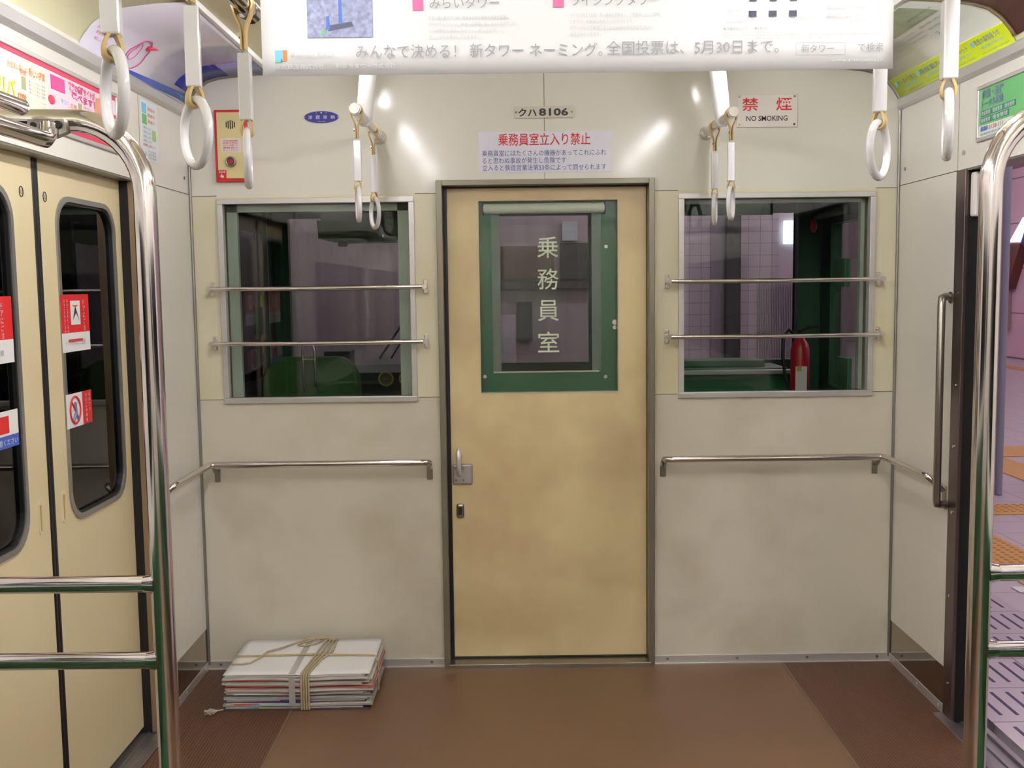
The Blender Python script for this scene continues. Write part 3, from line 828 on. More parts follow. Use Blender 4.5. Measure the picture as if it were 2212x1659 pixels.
o = empty('no_smoking_plate', (.829, 0, 2.031), 'white no smoking plate with red characters on the bulkhead, upper right', 'sign')
b = MB(); b.box(.717, .941, -.004, 0, 2.031, 2.151, None, .003); b.build('plate', pw, o)
b = MB(); b.text('禁', (.765, -.004, 2.091), FX, FZ, .047, .058, red, bold=.012, align='C'); b.build('lettering', None, o)
b = MB(); b.text('煙', (.890, -.004, 2.091), FX, FZ, .047, .058, red, bold=.012, align='C'); b.build('lettering', None, o)
b = MB(); b.text('NO SMOKING', (.827, -.004, 2.054), FX, FZ, .019, .152, ink, bold=.01, align='C'); b.build('lettering', None, o)
for x in (.725, .928):
    for z in (2.041, 2.142):
        b = MB(); b.disc((x, -.004, z), (0, -1, 0), .004, .002, None, 10); b.build('screw', chrome, o)

o = empty('emergency_call_box', (-1.143, 0, 1.856), 'red edged cream emergency call panel with a red button', 'call box')
b = MB(); b.box(-1.204, -1.085, -.018, 0, 1.856, 2.117, None, .003); b.build('red_housing', red, o)
b = MB(); b.box(-1.194, -1.094, -.022, -.016, 1.868, 2.107, None, .001); b.build('face_panel', mat('cream face', (222, 208, 152), .4), o)
b = MB()
for k, hh in enumerate((.018, .026, .030, .026, .018)): b.box(-1.160+k*.0075, -1.1565+k*.0075, -.0226, -.021, 2.062-hh*.55, 2.062+hh*.55)
b.build('speaker_slots', black, o)
b = MB(); b.box(-1.180, -1.107, -.0235, -.021, 1.962, 2.012); lp = b.build('instruction_plate', pw, o)
b = MB()
for k, tx in enumerate(('非常通報器', '非常の時は', 'ボタンを押して', '乗務員と', '話して下さい')): b.text(tx, (-1.173, -.0236, 2.001-k*.0085), FX, FZ, .0062, .055, None)
b.build('lettering', red, lp)
b = MB(); b.tube([(-1.146+.016*math.cos(a), -.025, 1.928+.016*math.sin(a)) for a in [2*PI*i/28 for i in range(28)]], .004, None, 8, closed=True); b.build('button_ring', steel, o)
b = MB(); b.disc((-1.146, -.020, 1.928), (0, -1, 0), .0115, .006, None, 24); b.build('button', mat('dark red button', (140, 24, 30), .3), o)
b = MB(); b.box(-1.194, -1.164, -.0228, -.0215, 1.868, 1.898); sp_ = b.build('call_mark', red, o)
b = MB(); b.text('SOS', (-1.179, -.0228, 1.888), FX, FZ, .007, .024, None, bold=.02, align='C'); b.box(-1.183, -1.174, -.0236, -.0227, 1.871, 1.879); b.box(-1.182, -1.1795, -.0236, -.0227, 1.879, 1.885); b.box(-1.187, -1.183, -.0236, -.0227, 1.875, 1.878)
b.build('hand_symbol', paper, sp_)

# ------------------------------------------------------------ hanging double poster
YP = -2.10
o = empty('hanging_poster', (0, YP, 1.818), 'wide white tower-naming poster hanging from the ceiling', 'poster')
b = MB()
nx = 40; nz = 10
def py(x, z): return .003*math.sin(3.1*x+.6)-.16*max(0, x-.42)*max(0, 1.93-z) + .001*math.sin(11*x)*max(0, 1.86-z)*6
v = []; f = []
px0, px1, pz0, pz1 = -.541, .528, 1.818, 2.20
for L_ in (0, 1):
    for i in range(nx+1):
        for j in range(nz+1):
            x = px0+(px1-px0)*i/nx; z = pz0+(pz1-pz0)*j/nz
            v.append((x, YP+py(x, z)+L_*.0012, z))
n1 = (nx+1)*(nz+1)
for i in range(nx):
    for j in range(nz):
        a = i*(nz+1)+j; f += [(a, a+nz+1, a+nz+2, a+1), (n1+a, n1+a+1, n1+a+nz+2, n1+a+nz+1)]
for i in range(nx): a = i*(nz+1); f.append((a, n1+a, n1+a+nz+1, a+nz+1))
for j in range(nz): a = j; f.append((a, a+1, n1+a+1, n1+a)); c = nx*(nz+1)+j; f.append((c, n1+c, n1+c+1, c+1))
b.add(v, f, paper_g, True); b.build('sheet', None, o)
# reverse sheet and holder
b = MB(); b.box(-.56, .55, YP-.012, YP+.016, 2.19, 2.26, None, .004); b.build('holder', alu, o)
YF = YP-.0075
def pt(x, z): return (x, YP+py(x, z)-.0015, z)
def flat(b, x0, x1, z0, z1, m, l=.0):
    b.quad(pt(x0, z0), pt(x1, z0), pt(x1, z1), pt(x0, z1), m)
def ptext(b, body, x, z, h, w_, m, bold=0):
    k = len(b.v); b.text(body, (x, 0, z), FX, FZ, h, w_, m, bold=bold)
    for i in range(k, len(b.v)):
        q = b.v[i]; b.v[i] = (q[0], YP+py(q[0], q[2])-.0036, q[2])
b = MB()
photo = mat('aerial city print', (150, 156, 190), .5, var=.45, scale=160)
flat(b, -.463, -.353, 1.880, 1.945, photo); flat(b, -.463, -.353, 1.945, 1.99, mat('hazy sky print', (120, 186, 222), .5, var=.1, scale=30))
b.build('city_photo', None, o)
b = MB()
tw = mat('blue tower print', (70, 110, 190), .5)
for q in (((-.407), .003, 1.902, 1.99), (-.428, .0035, 1.893, 1.915)):
    x, w_, z0, z1 = q
    b.quad((x-w_, YP+py(x, z0)-.002, z0), (x+w_, YP+py(x, z0)-.002, z0), (x+w_*.7, YP+py(x, z1)-.002, z1), (x-w_*.7, YP+py(x, z1)-.002, z1), tw)
b.quad(*[(x, YP+py(x, z)-.0018, z) for x, z in ((-.428, 1.890), (-.385, 1.898), (-.388, 1.906), (-.425, 1.900))], mat('dark block print', (72, 76, 104), .5))
b.quad(*[(x, YP+py(x, z)-.0018, z) for x, z in ((-.441, 1.885), (-.432, 1.885), (-.434, 1.893), (-.438, 1.893))], green_p)
b.build('tower_drawing', None, o)
b = MB()
flat(b, -.285, -.267, 1.923, 1.941, pink); b.build('colour_square', None, o)
b = MB(); flat(b, -.048, -.030, 1.926, 1.944, pink); b.build('colour_square', None, o)
b = MB()
flat(b, -.519, -.506, 1.841, 1.860, sky); flat(b, -.506, -.499, 1.842, 1.860, orange)
flat(b, -.519, -.507, 1.8395, 1.8405, green_p); flat(b, -.509, -.507, 1.841, 1.851, navy)
b.build('logo_square', None, o)
b = MB()
ptext(b, 'みらいタワー', -.256, 1.925, .019, .117, inkg); ptext(b, 'ライジングタワー', -.018, 1.927, .019, .148, inkg)
ptext(b, 'みんなで決める！ 新タワー ネーミング。', -.382, 1.844, .022, .417, inkg)
ptext(b, '全国投票は、5月30日まで。', .042, 1.846, .022, .292, inkg)
ptext(b, 'Rising East', -.492, 1.845, .010, .073, inkl)
ptext(b, '東武鉄道株式会社', -.519, 1.828, .008, .083, inkl); ptext(b, '新東京タワー株式会社', -.416, 1.828, .008, .101, inkl)
ptext(b, '新タワー', .372, 1.846, .013, .055, inkg); ptext(b, 'で検索', .468, 1.846, .014, .042, inkg)
ptext(b, 'www.risingeast.jp', .422, 1.829, .006, .088, inkl)
for k, tx in enumerate(('日本一高い新タワーは、安全な日本の世界の未来を見渡し、', '訪れるすべての人の「未来への希望」を、さらに広げていく。', 'いつの時代も未来に向かうシンボルとなり、', '新しい文化を発信していきます。')):
    ptext(b, tx, -.258, 1.907-k*.0105, .0062, (.137, .150, .115, .083)[k], inkl)
for k, tx in enumerate(('ライジングは「太陽・月・星などが昇る」、「新進の」という意味。', 'このタワーが未来に向かうシンボルとなり、', 'タワーのもとで希望にあふれた日本の文化が立ちのぼり、', '発信されていきます。')):
    ptext(b, tx, -.020, 1.909-k*.0105, .0062, (.153, .108, .142, .052)[k], inkl)
ptext(b, '●ご応募方法について', .240, 1.885, .004, .04, inkg); ptext(b, '●投票方法', .293, 1.885, .004, .02, inkg)
for k in range(3): ptext(b, 'ご応募はインターネットで受け付けます', .240, 1.879-k*.0048, .003, (.05, .05, .012)[k], inkl)
for k in range(3): ptext(b, '投票期間中はお一人様一回に限り投票することができます 詳しくは公式サイトをご覧ください 発表は六月を予定しています', .293, 1.879-k*.0048, .003, (.216, .214, .14)[k], inkl)
for x in (.285, .318, .352):
    ptext(b, 'インターネット', x-.008, 1.9005, .003, .03, inkl)
ptext(b, '新タワー六候補を発表', .244, 1.8975, .004, .036, inkl); ptext(b, '名称一覧', .246, 1.914, .004, .02, inkl)
for x, z, w_ in ((.378, 1.903, .025), (.378, 1.924, .032), (.414, 1.906, .06), (.414, 1.902, .04), (.414, 1.918, .075), (.452, 1.896, .018), (.475, 1.896, .018)): ptext(b, '事務局からのご案内', x, z, .004, w_, inkl)
b.build('lettering', None, o)
for x in (.290, .324, .358):
    b = MB()
    flat(b, x-.007, x+.006, 1.9065, 1.9165, mat('monitor print', (60, 64, 84), .5)); flat(b, x-.002, x+.002, 1.9045, 1.9065, inkl); b.build('monitor_icon', None, o)
    b = MB(); flat(b, x-.006, x+.006, 1.932, 1.95, mat('monitor print', (60, 64, 84), .5)); b.build('monitor_icon', None, o)
b = MB()
for (x0, x1, z0, z1) in ((.363, .447, 1.8425, 1.8430), (.363, .447, 1.8625, 1.8630), (.363, .3635, 1.8425, 1.863), (.4465, .447, 1.8425, 1.863)): flat(b, x0, x1, z0, z1, inkg)
b.build('search_box', None, o)

# ------------------------------------------------------------ strap rails and straps
XL, XR = -.600, .604
XLL, XRL, ZP = -.630, .588, 2.000
def strap_rail(x, z, y0, y1, label, brackets, s, flange=True):
    o = empty('strap_rail', (x, (y0+y1)/2, z), label, 'strap rail', 'chrome strap rails under the ceiling')
    b = MB(); b.tube([(x, y0, z), (x, y1, z)], .0165, None, 20); b.build('rail', chrome, o)
    b = MB(); b.disc((x, y0-.004, z), (0, 1, 0), .0155, .006, None, 20); b.tube([(x, y0+.004, z), (x, y0+.012, z)], .0185, None, 20); b.build('end_cap', mat('satin end cap', (190, 186, 176), .35, .6), o)
    if flange:
        b = MB(); b.tube([(x, -.03, z), (x, -.014, z), (x, -.002, z)], .02, None, 20, rs=[.018, .022, .026]); b.build('wall_flange', chrome, o)
    else:
        b = MB(); b.tube([(x, y1-.03, z), (x, y1+.002, z)], .021, None, 20); b.build('end_collar', chrome, o)
        b = MB(); b.tube([(x, y1-.052, z), (x, y1-.044, z)], .0205, None, 20); b.build('end_collar', chrome, o)
    for yb in brackets:
        # flat white arm from the ceiling curling under the rail
        b = MB()
        top = Vector((x-s*.028, yb, 2.26)); pts = [top, Vector((x-s*.018, yb, 2.18)), Vector((x-s*.008, yb, 2.10)), Vector((x-s*.001, yb, 2.04)), Vector((x, yb, z)), Vector((x, yb, z-.020))]
        ws = [.030, .029, .028, .027, .025, .013]
        vv = []; n = 16
        for p_, w_ in zip(pts, ws):
            vv += [(p_.x+w_*math.cos(2*PI*k/n), p_.y+.022*(w_/.027)*math.sin(2*PI*k/n), p_.z) for k in range(n)]
        ff = [(i*n+k, i*n+(k+1) % n, (i+1)*n+(k+1) % n, (i+1)*n+k) for i in range(len(pts)-1) for k in range(n)]
        b.add(vv, ff, None, True); b.add(vv[-n:], [tuple(range(n))], None)
        b.build('ceiling_bracket', white_gr, o)
strap_rail(XL, 2.012, -.625, 0, 'short chrome strap rail left of the crew door', (-.40,), -1)
strap_rail(XR, 2.012, -.475, 0, 'short chrome strap rail right of the crew door', (-.30,), 1)
strap_rail(XLL, ZP, YB+.5, -1.80, 'long chrome strap rail along the left of the aisle', (-3.4, -5.2), -1, False)
strap_rail(XRL, ZP, YB+.5, -1.76, 'long chrome strap rail along the right of the aisle', (-3.4, -5.2), 1, False)

# one strap, hanging point at the origin (rail centre)
proto = empty('hanging_strap', (0, 0, 0))
def belt(path, wd, th, ax=Vector((0, 1, 0))):
    """flat band: path in XZ, width along Y"""
    b = MB(); P = [Vector((x, 0, z)) for x, z in path]; vv = []
    for i, p in enumerate(P):
        t = (P[min(i+1, len(P)-1)]-P[max(i-1, 0)]).normalized(); nrm = Vector((t.z, 0, -t.x))
        for a, c in ((-1, -1), (1, -1), (1, 1), (-1, 1)): vv.append(p+nrm*th/2*a+Vector((0, c*wd/2, 0)))
    n = len(P)
    ff = [(4*i+k, 4*i+(k+1) % 4, 4*i+4+(k+1) % 4, 4*i+4+k) for i in range(n-1) for k in range(4)]+[(3, 2, 1, 0), (4*n-4, 4*n-3, 4*n-2, 4*n-1)]
    return b.add(vv, ff, None)
rr = .0195
pth = [(.0035, -.085), (.0035, -.055), (.006, -.040), (.014, -.022)]+[(rr*math.cos(a), rr*math.sin(a)) for a in [R(-28+i*236/18) for i in range(19)]]+[(-.014, -.022), (-.006, -.040), (-.0035, -.055), (-.0035, -.085)]
belt(pth, .019, .0035).build('upper_belt', belt_m, proto)
b = MB(); b.disc((-.006, 0, -.060), (-1, 0, 0), .004, .003, None, 12); b.build('buckle_rivet', chrome, proto)
b = MB(); b.box(-.0120, .0120, -.0125, .0125, -.218, -.092, None, .0025); b.build('sleeve', white_pl, proto)
RC = -.289; RM = .0515
pth = [(.0035, -.210)]+[(.0035+.0075*math.sin(i/6*PI/2), -.214-.022*i/6) for i in range(1, 7)]+[(.011*math.cos(a), -.238+.0105*math.sin(a)) for a in [R(-i*18) for i in range(1, 10)]]+[(-.0035-.0075*math.sin(i/6*PI/2), -.214-.022*i/6) for i in range(6, 0, -1)]+[(-.0035, -.210)]
belt(pth, .020, .0042).build('lower_belt', belt_m, proto)
b = MB(); b.tube([(0, RM*math.sin(a), RC+RM*math.cos(a)) for a in [2*PI*i/40 for i in range(40)]], .0076, None, 14, closed=True); b.build('ring', white_pl, proto)
kids = [c for c in COL.objects if c.parent == proto]
spots = [
 (XL, -.590, 2.012, 12, 0, 'ringed strap at the near end of the short left rail', 'straps on the short rails'),
 (XL, -.190, 2.012, 23, 0, 'ringed strap nearest the wall on the short left rail', 'straps on the short rails'),
 (XR, -.170, 2.012, -15, 0, 'ringed strap nearest the wall on the short right rail', 'straps on the short rails'),
 (XR, -.442, 2.012, -20, 0, 'ringed strap at the near end of the short right rail', 'straps on the short rails'),
 (XLL, -1.863, ZP, 12, 0, 'ringed strap hanging beside the red call box', 'straps on the long rails'),
 (XLL, -2.197, ZP, 38, 0, 'ringed strap hanging at the end of the blue strip of the left poster', 'straps on the long rails'),
 (XLL, -2.545, ZP, 33, 0, 'large ringed strap in front of the pink framed advert', 'straps on the long rails'),
 (XLL, -2.88, ZP, 20, 0, 'ringed strap cut off by the left edge of the picture', 'straps on the long rails'),
 (XRL, -1.868, ZP, -37, 0, 'ringed strap under the right corner of the hanging poster', 'straps on the long rails'),
 (XRL, -2.185, ZP, -20, 0, 'ringed strap in front of the right corner panel', 'straps on the long rails'),
]
for i, (x, y, z, tw_, tl, lab, grp) in enumerate(spots):
    if i == 0: o = proto; cs = kids
    else:
        o = proto.copy(); COL.objects.link(o); cs = []
        for c in kids:
            d = c.copy(); COL.objects.link(d); d.parent = o; cs.append(d)
    o.location = (x, y, z); o.rotation_euler = (R(0), R(tl), 0)
    o['label'] = 'white '+lab; o['category'] = 'strap'; o['group'] = grp
    for c in cs:
        if c.name.split('.')[0] in ('ring', 'lower_belt', 'sleeve'):
            f_ = {'ring': 1.0, 'lower_belt': .9, 'sleeve': .3}[c.name.split('.')[0]]
            c.rotation_euler = (0, 0, R(tw_*f_))

# ------------------------------------------------------------ bench ends, luggage rack, benches
def bench_end(x, s, label):
    y = -2.0; r = .0205
    o = empty('bench_end_rail', (x, y, 0), label, 'pole', 'chrome poles at the bench ends')
    c = (x+s*.13, 1.635)
    pts = [(x, y, .02), (x, y, .8), (x, y, 1.60)]+[(x+s*.13-s*.13*math.cos(a), y, 1.635+.13*math.sin(a)) for a in [R(i*9) for i in range(0, 10)]]+[(x+s*.22, y, 1.766), (s*1.30 if s < 0 else 1.312, y, 1.766)]
    b = MB(); b.tube(pts, r, None, 24); b.build('pole', chrome, o)
    for z in (.912, .765):
        b = MB(); xe = WL if s < 0 else WR
        b.tube([(x, y, z), (xe-s*.002, y, z)], .0158, None, 20); b.tube([(x+s*.012, y, z), (x+s*.034, y, z)], .0195, None, 16, rs=[.0205, .0160]); b.build('guard_bar', chrome, o)
    b = MB(); b.tube([(x, y, 0), (x, y, .02)], .03, None, 20, rs=[.034, .024]); b.build('foot_flange', steel, o)
bench_end(-.785, -1, 'bent chrome pole with two guard bars at the left bench end')
bench_end(.747, 1, 'bent chrome pole with two guard bars at the right bench end')

def rack(s, xw, label, x1, x2):
    o = empty('luggage_rack', (xw, -2.3, 1.72), label, 'luggage rack', 'luggage racks over the benches')
    b = MB(); b.tube([(x1, -5.6, 1.780), (x1, -2.06, 1.780)], .0140, None, 18); b.disc((x1, -2.06, 1.780), (0, 1, 0), .0145, .006); b.build('front_rail', chrome, o)
    b = MB(); b.tube([(x2, -5.6, 1.722), (x2, -2.10, 1.722), (x2, -2.07, 1.722), (x2, -2.058, 1.730), (x2, -2.052, 1.750)], .0150, None, 18); b.build('lower_rail', chrome, o)
    for k in range(4):
        xx = x1+(xw-x1)*(k+1)/4.6
        b = MB(); b.tube([(xx, -5.6, 1.785), (xx, -2.06, 1.785)], .006, None, 10); b.build('rack_bar', steel, o)
    b = MB(); b.prism([(-.968, 1.760), (-.905, 1.760), (-.900, 1.738), (-.925, 1.728), (-.958, 1.738), (-.970, 1.750)], 'y', -2.048, -2.030); b.build('clamp_plate', steel, o)
    b = MB(); b.disc((-.958, -2.048, 1.750), (0, -1, 0), .005, .004, None, 12); b.disc((-.914, -2.048, 1.750), (0, -1, 0), .0065, .006, None, 12)
    b.build('clamp_bolt', black, o)
    bm = bmesh.new(); bmesh.ops.create_uvsphere(bm, u_segments=14, v_segments=8, radius=.011, matrix=Matrix.Translation((x2, -2.05, 1.742)))
    b = MB(); b.bm(bm, None, True); b.build('ball_joint', chrome, o)
rack(-1, WL, 'chrome luggage rack end over the left bench, top left edge', -.975, -.930)

def bench(s, xw, label):
    o = empty('long_bench', (xw-s*.28, -3.6, 0), label, 'bench', 'green bench seats')
    x0 = xw-s*.02; x1 = xw-s*.55
    b = MB(); b.box(min(x0, x1), max(x0, x1), -5.4, -2.06, .33, .43, None, .03); b.build('seat', moquette, o)
    b = MB(); b.box(min(x0, xw-s*.14), max(x0, xw-s*.14), -5.4, -2.06, .44, .86, None, .03); b.build('backrest', moquette, o)
    b = MB(); b.box(min(x0, xw-s*.45), max(x0, xw-s*.45), -5.4, -2.06, 0, .33); b.build('heater_cover', steel, o)
bench(-1, WL, 'green bench seat along the left wall'); bench(1, WR, 'green bench seat along the right wall')

# ceiling tubes
tube_m = lamp_mat('fluorescent tube', (253, 250, 252), LAMP)
for s in (-1, 1):
    for k, (yc, hl) in enumerate(((-.42, .09), (-1.62, .50), (-2.93, .60), (-4.31, .60), (-5.69, .60), (-6.9, .4))):
        x = .64*s
        side = 'left' if s < 0 else 'right'
        o = empty('ceiling_lamp', (x, yc, 2.262), 'white fluorescent ceiling lamp of the %s row, %s' % (side, ['short one nearest the bulkhead', 'before the hanging poster', 'behind the hanging poster', 'over the viewer', 'fifth from the bulkhead', 'farthest from the bulkhead'][k]), 'lamp', 'fluorescent lamps on the car ceiling')
        b = MB(); b.box(x-.05, x+.05, yc-hl-.03, yc+hl+.03, 2.245, 2.262, None, .004); b.build('lamp_base', white_gr, o)
        b = MB(); b.tube([(x, yc-hl, 2.226), (x, yc+hl, 2.226)], .016, None, 12); b.build('lamp_tube', tube_m, o)
        b = MB()
        for yy in (yc-hl-.01, yc+hl+.01): b.box(x-.014, x+.014, yy-.010, yy+.010, 2.205, 2.247, None, .003)
        b.build('lamp_holder', white_pl, o)

# ------------------------------------------------------------ tied bundle of magazines
bx0, bx1, by0, by1 = -1.140, -.630, -.405, -.045
o = empty('magazine_bundle', (-.885, -.23, 0), 'string-tied stack of old magazines on the floor in the left corner', 'magazine bundle')
cols = [(70, 66, 80), (196, 190, 184), (206, 84, 124), (170, 164, 158), (206, 200, 192), (66, 62, 110), (150, 146, 142), (190, 184, 176), (160, 180, 186), (120, 112, 106), (200, 194, 186), (176, 168, 160), (206, 200, 194), (184, 174, 166), (210, 204, 198), (170, 160, 152), (196, 84, 74), (190, 182, 174), (166, 156, 150), (200, 190, 184), (180, 172, 166), (204, 198, 192), (190, 180, 174), (206, 200, 196), (184, 178, 172), (208, 204, 200)]
z = .001; nmag = len(cols)
accent = [(226, 214, 70), (120, 180, 210), (220, 60, 60), (60, 60, 120), (228, 90, 150), (236, 232, 226)]
for k, c in enumerate(cols):
    th = random.uniform(.0040, .0060)
    dx0, dx1 = random.uniform(-.006, .014), random.uniform(-.030, .012)
    dy0, dy1 = random.uniform(-.003, .014), random.uniform(-.008, .012)
    m1 = mat('magazine paper %d' % k, c, .45, var=.22, scale=16, stretch=(1, 1, 30))
    b = MB(); N = 14; vv = []
    ph = random.uniform(0, 6)
    for L_ in (0, 1):
        for i in range(N+1):
            for y in (by0+dy0, by1+dy1):
                t = i/N; xx = bx0+dx0+(bx1+dx1-bx0-dx0)*t
                sag = -.004*(k/nmag)*math.exp(-((xx+.855)/.05)**2)*(1 if y < -.2 else .5)
                wob = .0012*math.sin(ph+t*9)
                vv.append((xx, y+.002*math.sin(ph+t*7), max(.0006*L_, z+L_*th+sag+wob*(.3 if L_ == 0 else 1))))
    n2 = 2*(N+1); ff = []
    for i in range(N):
        a = 2*i
        ff += [(a, a+1, a+3, a+2), (n2+a, n2+a+2, n2+a+3, n2+a+1), (a, a+2, n2+a+2, n2+a), (a+1, n2+a+1, n2+a+3, a+3)]
    ff += [(0, n2, n2+1, 1), (2*N, 2*N+1, n2+2*N+1, n2+2*N)]
    b.add(vv, ff, m1)
    # printed spine stretches showing in some edges
    if k in (1, 3, 4, 6, 8, 11, 16, 22):
        xa = random.uniform(bx0+.02, bx1-.25); m2 = mat('magazine accent %d' % (k % 6), accent[(k//2) % 6], .4)
        xe = xa+random.uniform(.06, .2); b.prism([(xa, z+.001), (xe, z+th*.45), (xe, z+th*.6), (xa, z+th-.001)], 'y', by0+dy0-.0022, by0+dy0+.002, m2)
    b.build('magazine', None, o); z += th*1.0
ztop = z
b = MB(); N = 20; vv = []
for L_ in (0, 1):
    for i in range(N+1):
        for j in range(9):
            x = bx0-.0+(bx1-bx0)*i/N; y = by0+(by1-by0)*j/8
            dz = -.004*math.exp(-((x-(-.845+.03*(y+.4)*2))/.05)**2)
            vv.append((x+(.0 if x < -.9 else -.0), y, ztop+.001+L_*.0025+dz+.002*math.sin(4*x+9*y)*abs(x+.85)))
W9 = 9; n2 = (N+1)*W9; ff = []
for i in range(N):
    for j in range(8):
        a = i*W9+j; ff += [(a, a+1, a+W9+1, a+W9), (n2+a, n2+a+W9, n2+a+W9+1, n2+a+1)]
for i in range(N): a = i*W9; ff += [(a, a+W9, n2+a+W9, n2+a), (a+8, n2+a+8, n2+a+W9+8, a+W9+8)]
for j in range(8): ff += [(j, n2+j, n2+j+1, j+1), (N*W9+j, N*W9+j+1, n2+N*W9+j+1, n2+N*W9+j)]
b.add(vv, ff, paper, True); b.build('white_top_sheet', paper, o, label='blank white top sheet')
clear_m = mat('clear plastic strap', (214, 208, 204), .25)
clear_m.node_tree.nodes['Principled BSDF'].inputs['Alpha'].default_value = .45
cord = mat('beige cord', (176, 160, 128), .75, var=.12, scale=90, bump=.5, bscale=400)
zt = ztop+.0065
for k in range(4):
    x = -.868+k*.0085
    xb = -.835+k*.012
    b = MB(); b.tube([(x, by0-.004, .004), (x, by0-.006, .05), (x, by0-.005, ztop-.01), (x+.001, by0+.002, zt-.001), (x+.003, by0+.03, zt-.002), ((x+.013+xb)/2-.01, -.27, zt-.001), (xb-.014+.006*k, -.20, zt+.002), (xb, by1-.02, zt+.002), (xb, by1+.008, ztop-.02), (xb, by1+.010, .01)], .0038, None, 8); b.build('string', cord, o)
b = MB(); b.tube([(bx0-.006, -.245, .01), (bx0-.007, -.235, ztop-.02), (bx0+.0, -.232, zt), (-1.0, -.228, zt), (-.86, -.224, zt+.002), (-.72, -.232, zt), (bx1-.002, -.24, zt), (bx1+.008, -.244, ztop-.02), (bx1+.008, -.25, .01)], .0042, None, 8); b.build('string', cord, o)
b = MB(); b.tube([(-1.135, -.305, zt), (-1.10, -.312, zt+.001), (-1.07, -.30, zt+.001), (-1.05, -.26, zt+.003), (-1.03, -.20, zt+.006), (-.99, -.155, zt+.003), (-.95, -.10, zt+.002), (-.92, -.065, zt+.002), (-.88, -.05, zt+.003), (-.85, -.07, zt+.004), (-.87, -.11, zt+.003), (-.91, -.135, zt+.002), (-.935, -.12, zt+.001), (-.92, -.095, zt+.002), (-.88, -.065, zt+.006), (-.83, -.055, zt+.006)], .0036, None, 8); b.build('loose_string', cord, o)
b = MB(); b.box(-.912, -.890, by0-.0035, by0-.001, .02, ztop-.004); b.box(-.912, -.890, by0, by1-.01, zt-.0025, zt-.0018); b.build('plastic_strap', clear_m, o)
b = MB()
random.seed(3)
for k in range(9):
    a0 = random.uniform(0, 6.28); c0 = Vector((-1.178, -.443, .010))
    b.tube([(-1.142, -.405, .006), (-1.158, -.42, .008)]+[(c0.x+.024*math.cos(a0+t)*random.uniform(.4, 1), c0.y+.016*math.sin(a0+t), .006+random.uniform(0, .014)) for t in (0, .8, 1.7, 2.5)], .0022, None, 6)
b.build('frayed_string_end', mat('pale frayed string', (190, 178, 166), .9), o)

# ------------------------------------------------------------ driver's cab
b = MB(); b.box(-1.36, 1.36, .10, 1.5, -.03, 0); b.build('floor', mat('cab floor', (40, 44, 40), .6), kind='structure')
b = MB(); b.box(-1.36, 1.36, .10, 1.5, 2.15, 2.2); b.build('ceiling', cabgreen_d, kind='structure')
b = MB(); b.box(-1.36, -1.31, .10, 1.40, 0, 2.15); cl = b.build('wall_cab_left', cabdark, kind='structure')
k = MB(); k.box(-1.31, -1.295, .55, .57, .1, 2.0); k.box(-1.31, -1.295, 1.15, 1.17, .1, 2.0); k.box(-1.31, -1.29, .9, 1.0, 1.25, 1.38, cabgreen_d); k.build('panelling', cabgreen_d, cl)
k = MB(); k.box(-1.312, -1.30, .62, 1.08, 1.05, 1.72); k.build('side_window', mat('dark side window', (14, 16, 18), .1), cl)
k = MB()
for q in range(2): k.box(-1.31, -1.296, .98+q*.03, .992+q*.03, 1.20+q*-.04, 1.44); 
k.build('yellow_marking', mat('yellow marking', (150, 150, 30), .5), cl)
b = MB()
b.box(1.31, 1.36, .10, .42, 0, 2.15); b.box(1.31, 1.36, .78, 1.40, 0, 2.15); b.box(1.31, 1.36, .42, .78, 0, 1.0); b.box(1.31, 1.36, .42, .78, 1.72, 2.15)
cr = b.build('wall_cab_right', cabgreen_d, kind='structure')
k = MB(); k.box(1.33, 1.334, .42, .78, 1.0, 1.72); k.build('glass_pane', pane_m, cr)
k = MB(); k.box(1.285, 1.31, .50, .64, 1.44, 1.56, None, .004); k.box(1.29, 1.31, .46, .60, 1.0, 1.14, None, .004); k.build('equipment_box', cabgreen, cr)
b = MB()
fz0, fz1 = 1.075, 1.812
for (x0, x1, z0, z1) in ((-1.36, 1.36, 0, fz0), (-1.36, 1.36, fz1, 2.15), (-1.36, -1.235, fz0, fz1), (-.42, -.27, fz0, fz1), (.27, .70, fz0, fz1), (1.31, 1.36, fz0, fz1)):
    b.box(x0, x1, 1.35, 1.40, z0, z1)
fw = b.build('wall_cab_front', cabgreen_d, kind='structure')
for (x0, x1) in ((-1.235, -.42), (-.27, .27), (.70, 1.31)):
    k = MB(); k.box(x0, x1, 1.37, 1.375, fz0, fz1); k.build('windscreen', pane_m, fw)
k = MB(); k.box(.50, 1.19, 1.325, 1.35, 1.80, 2.05, None, .004); k.build('header_panel', mat('pale cab green', (60, 150, 96), .4), fw)

o = empty('control_desk', (-.85, 1.15, 0), 'dark control desk with two round gauges behind the left cab window', 'control desk')
b = MB(); b.prism([(.95, 0), (.95, .98), (1.02, 1.06), (1.34, 1.075), (1.34, 0)], 'x', -1.22, -.50); b.build('desk', cabdark, o)
for x in (-.715, -.618):
    b = MB(); b.tube([(x+.032*math.cos(a), .965, 1.035+.032*math.sin(a)) for a in [2*PI*i/24 for i in range(24)]], .004, None, 8, closed=True); g = b.build('gauge', mat('yellowed gauge rim', (150, 150, 70), .4), o)
    b = MB(); b.disc((x, .975, 1.035), (0, -1, 0), .030, .006, None, 24); b.build('gauge_face', mat('gauge face', (60, 54, 30), .4), g)
    b = MB(); b.box(x-.015, x+.01, .964, .968, 1.033, 1.036); b.build('needle', red, g)
b = MB(); b.box(-1.03, -.90, 1.1, 1.25, 1.06, 1.16, None, .01); b.build('instrument_hood', cabdark, o)

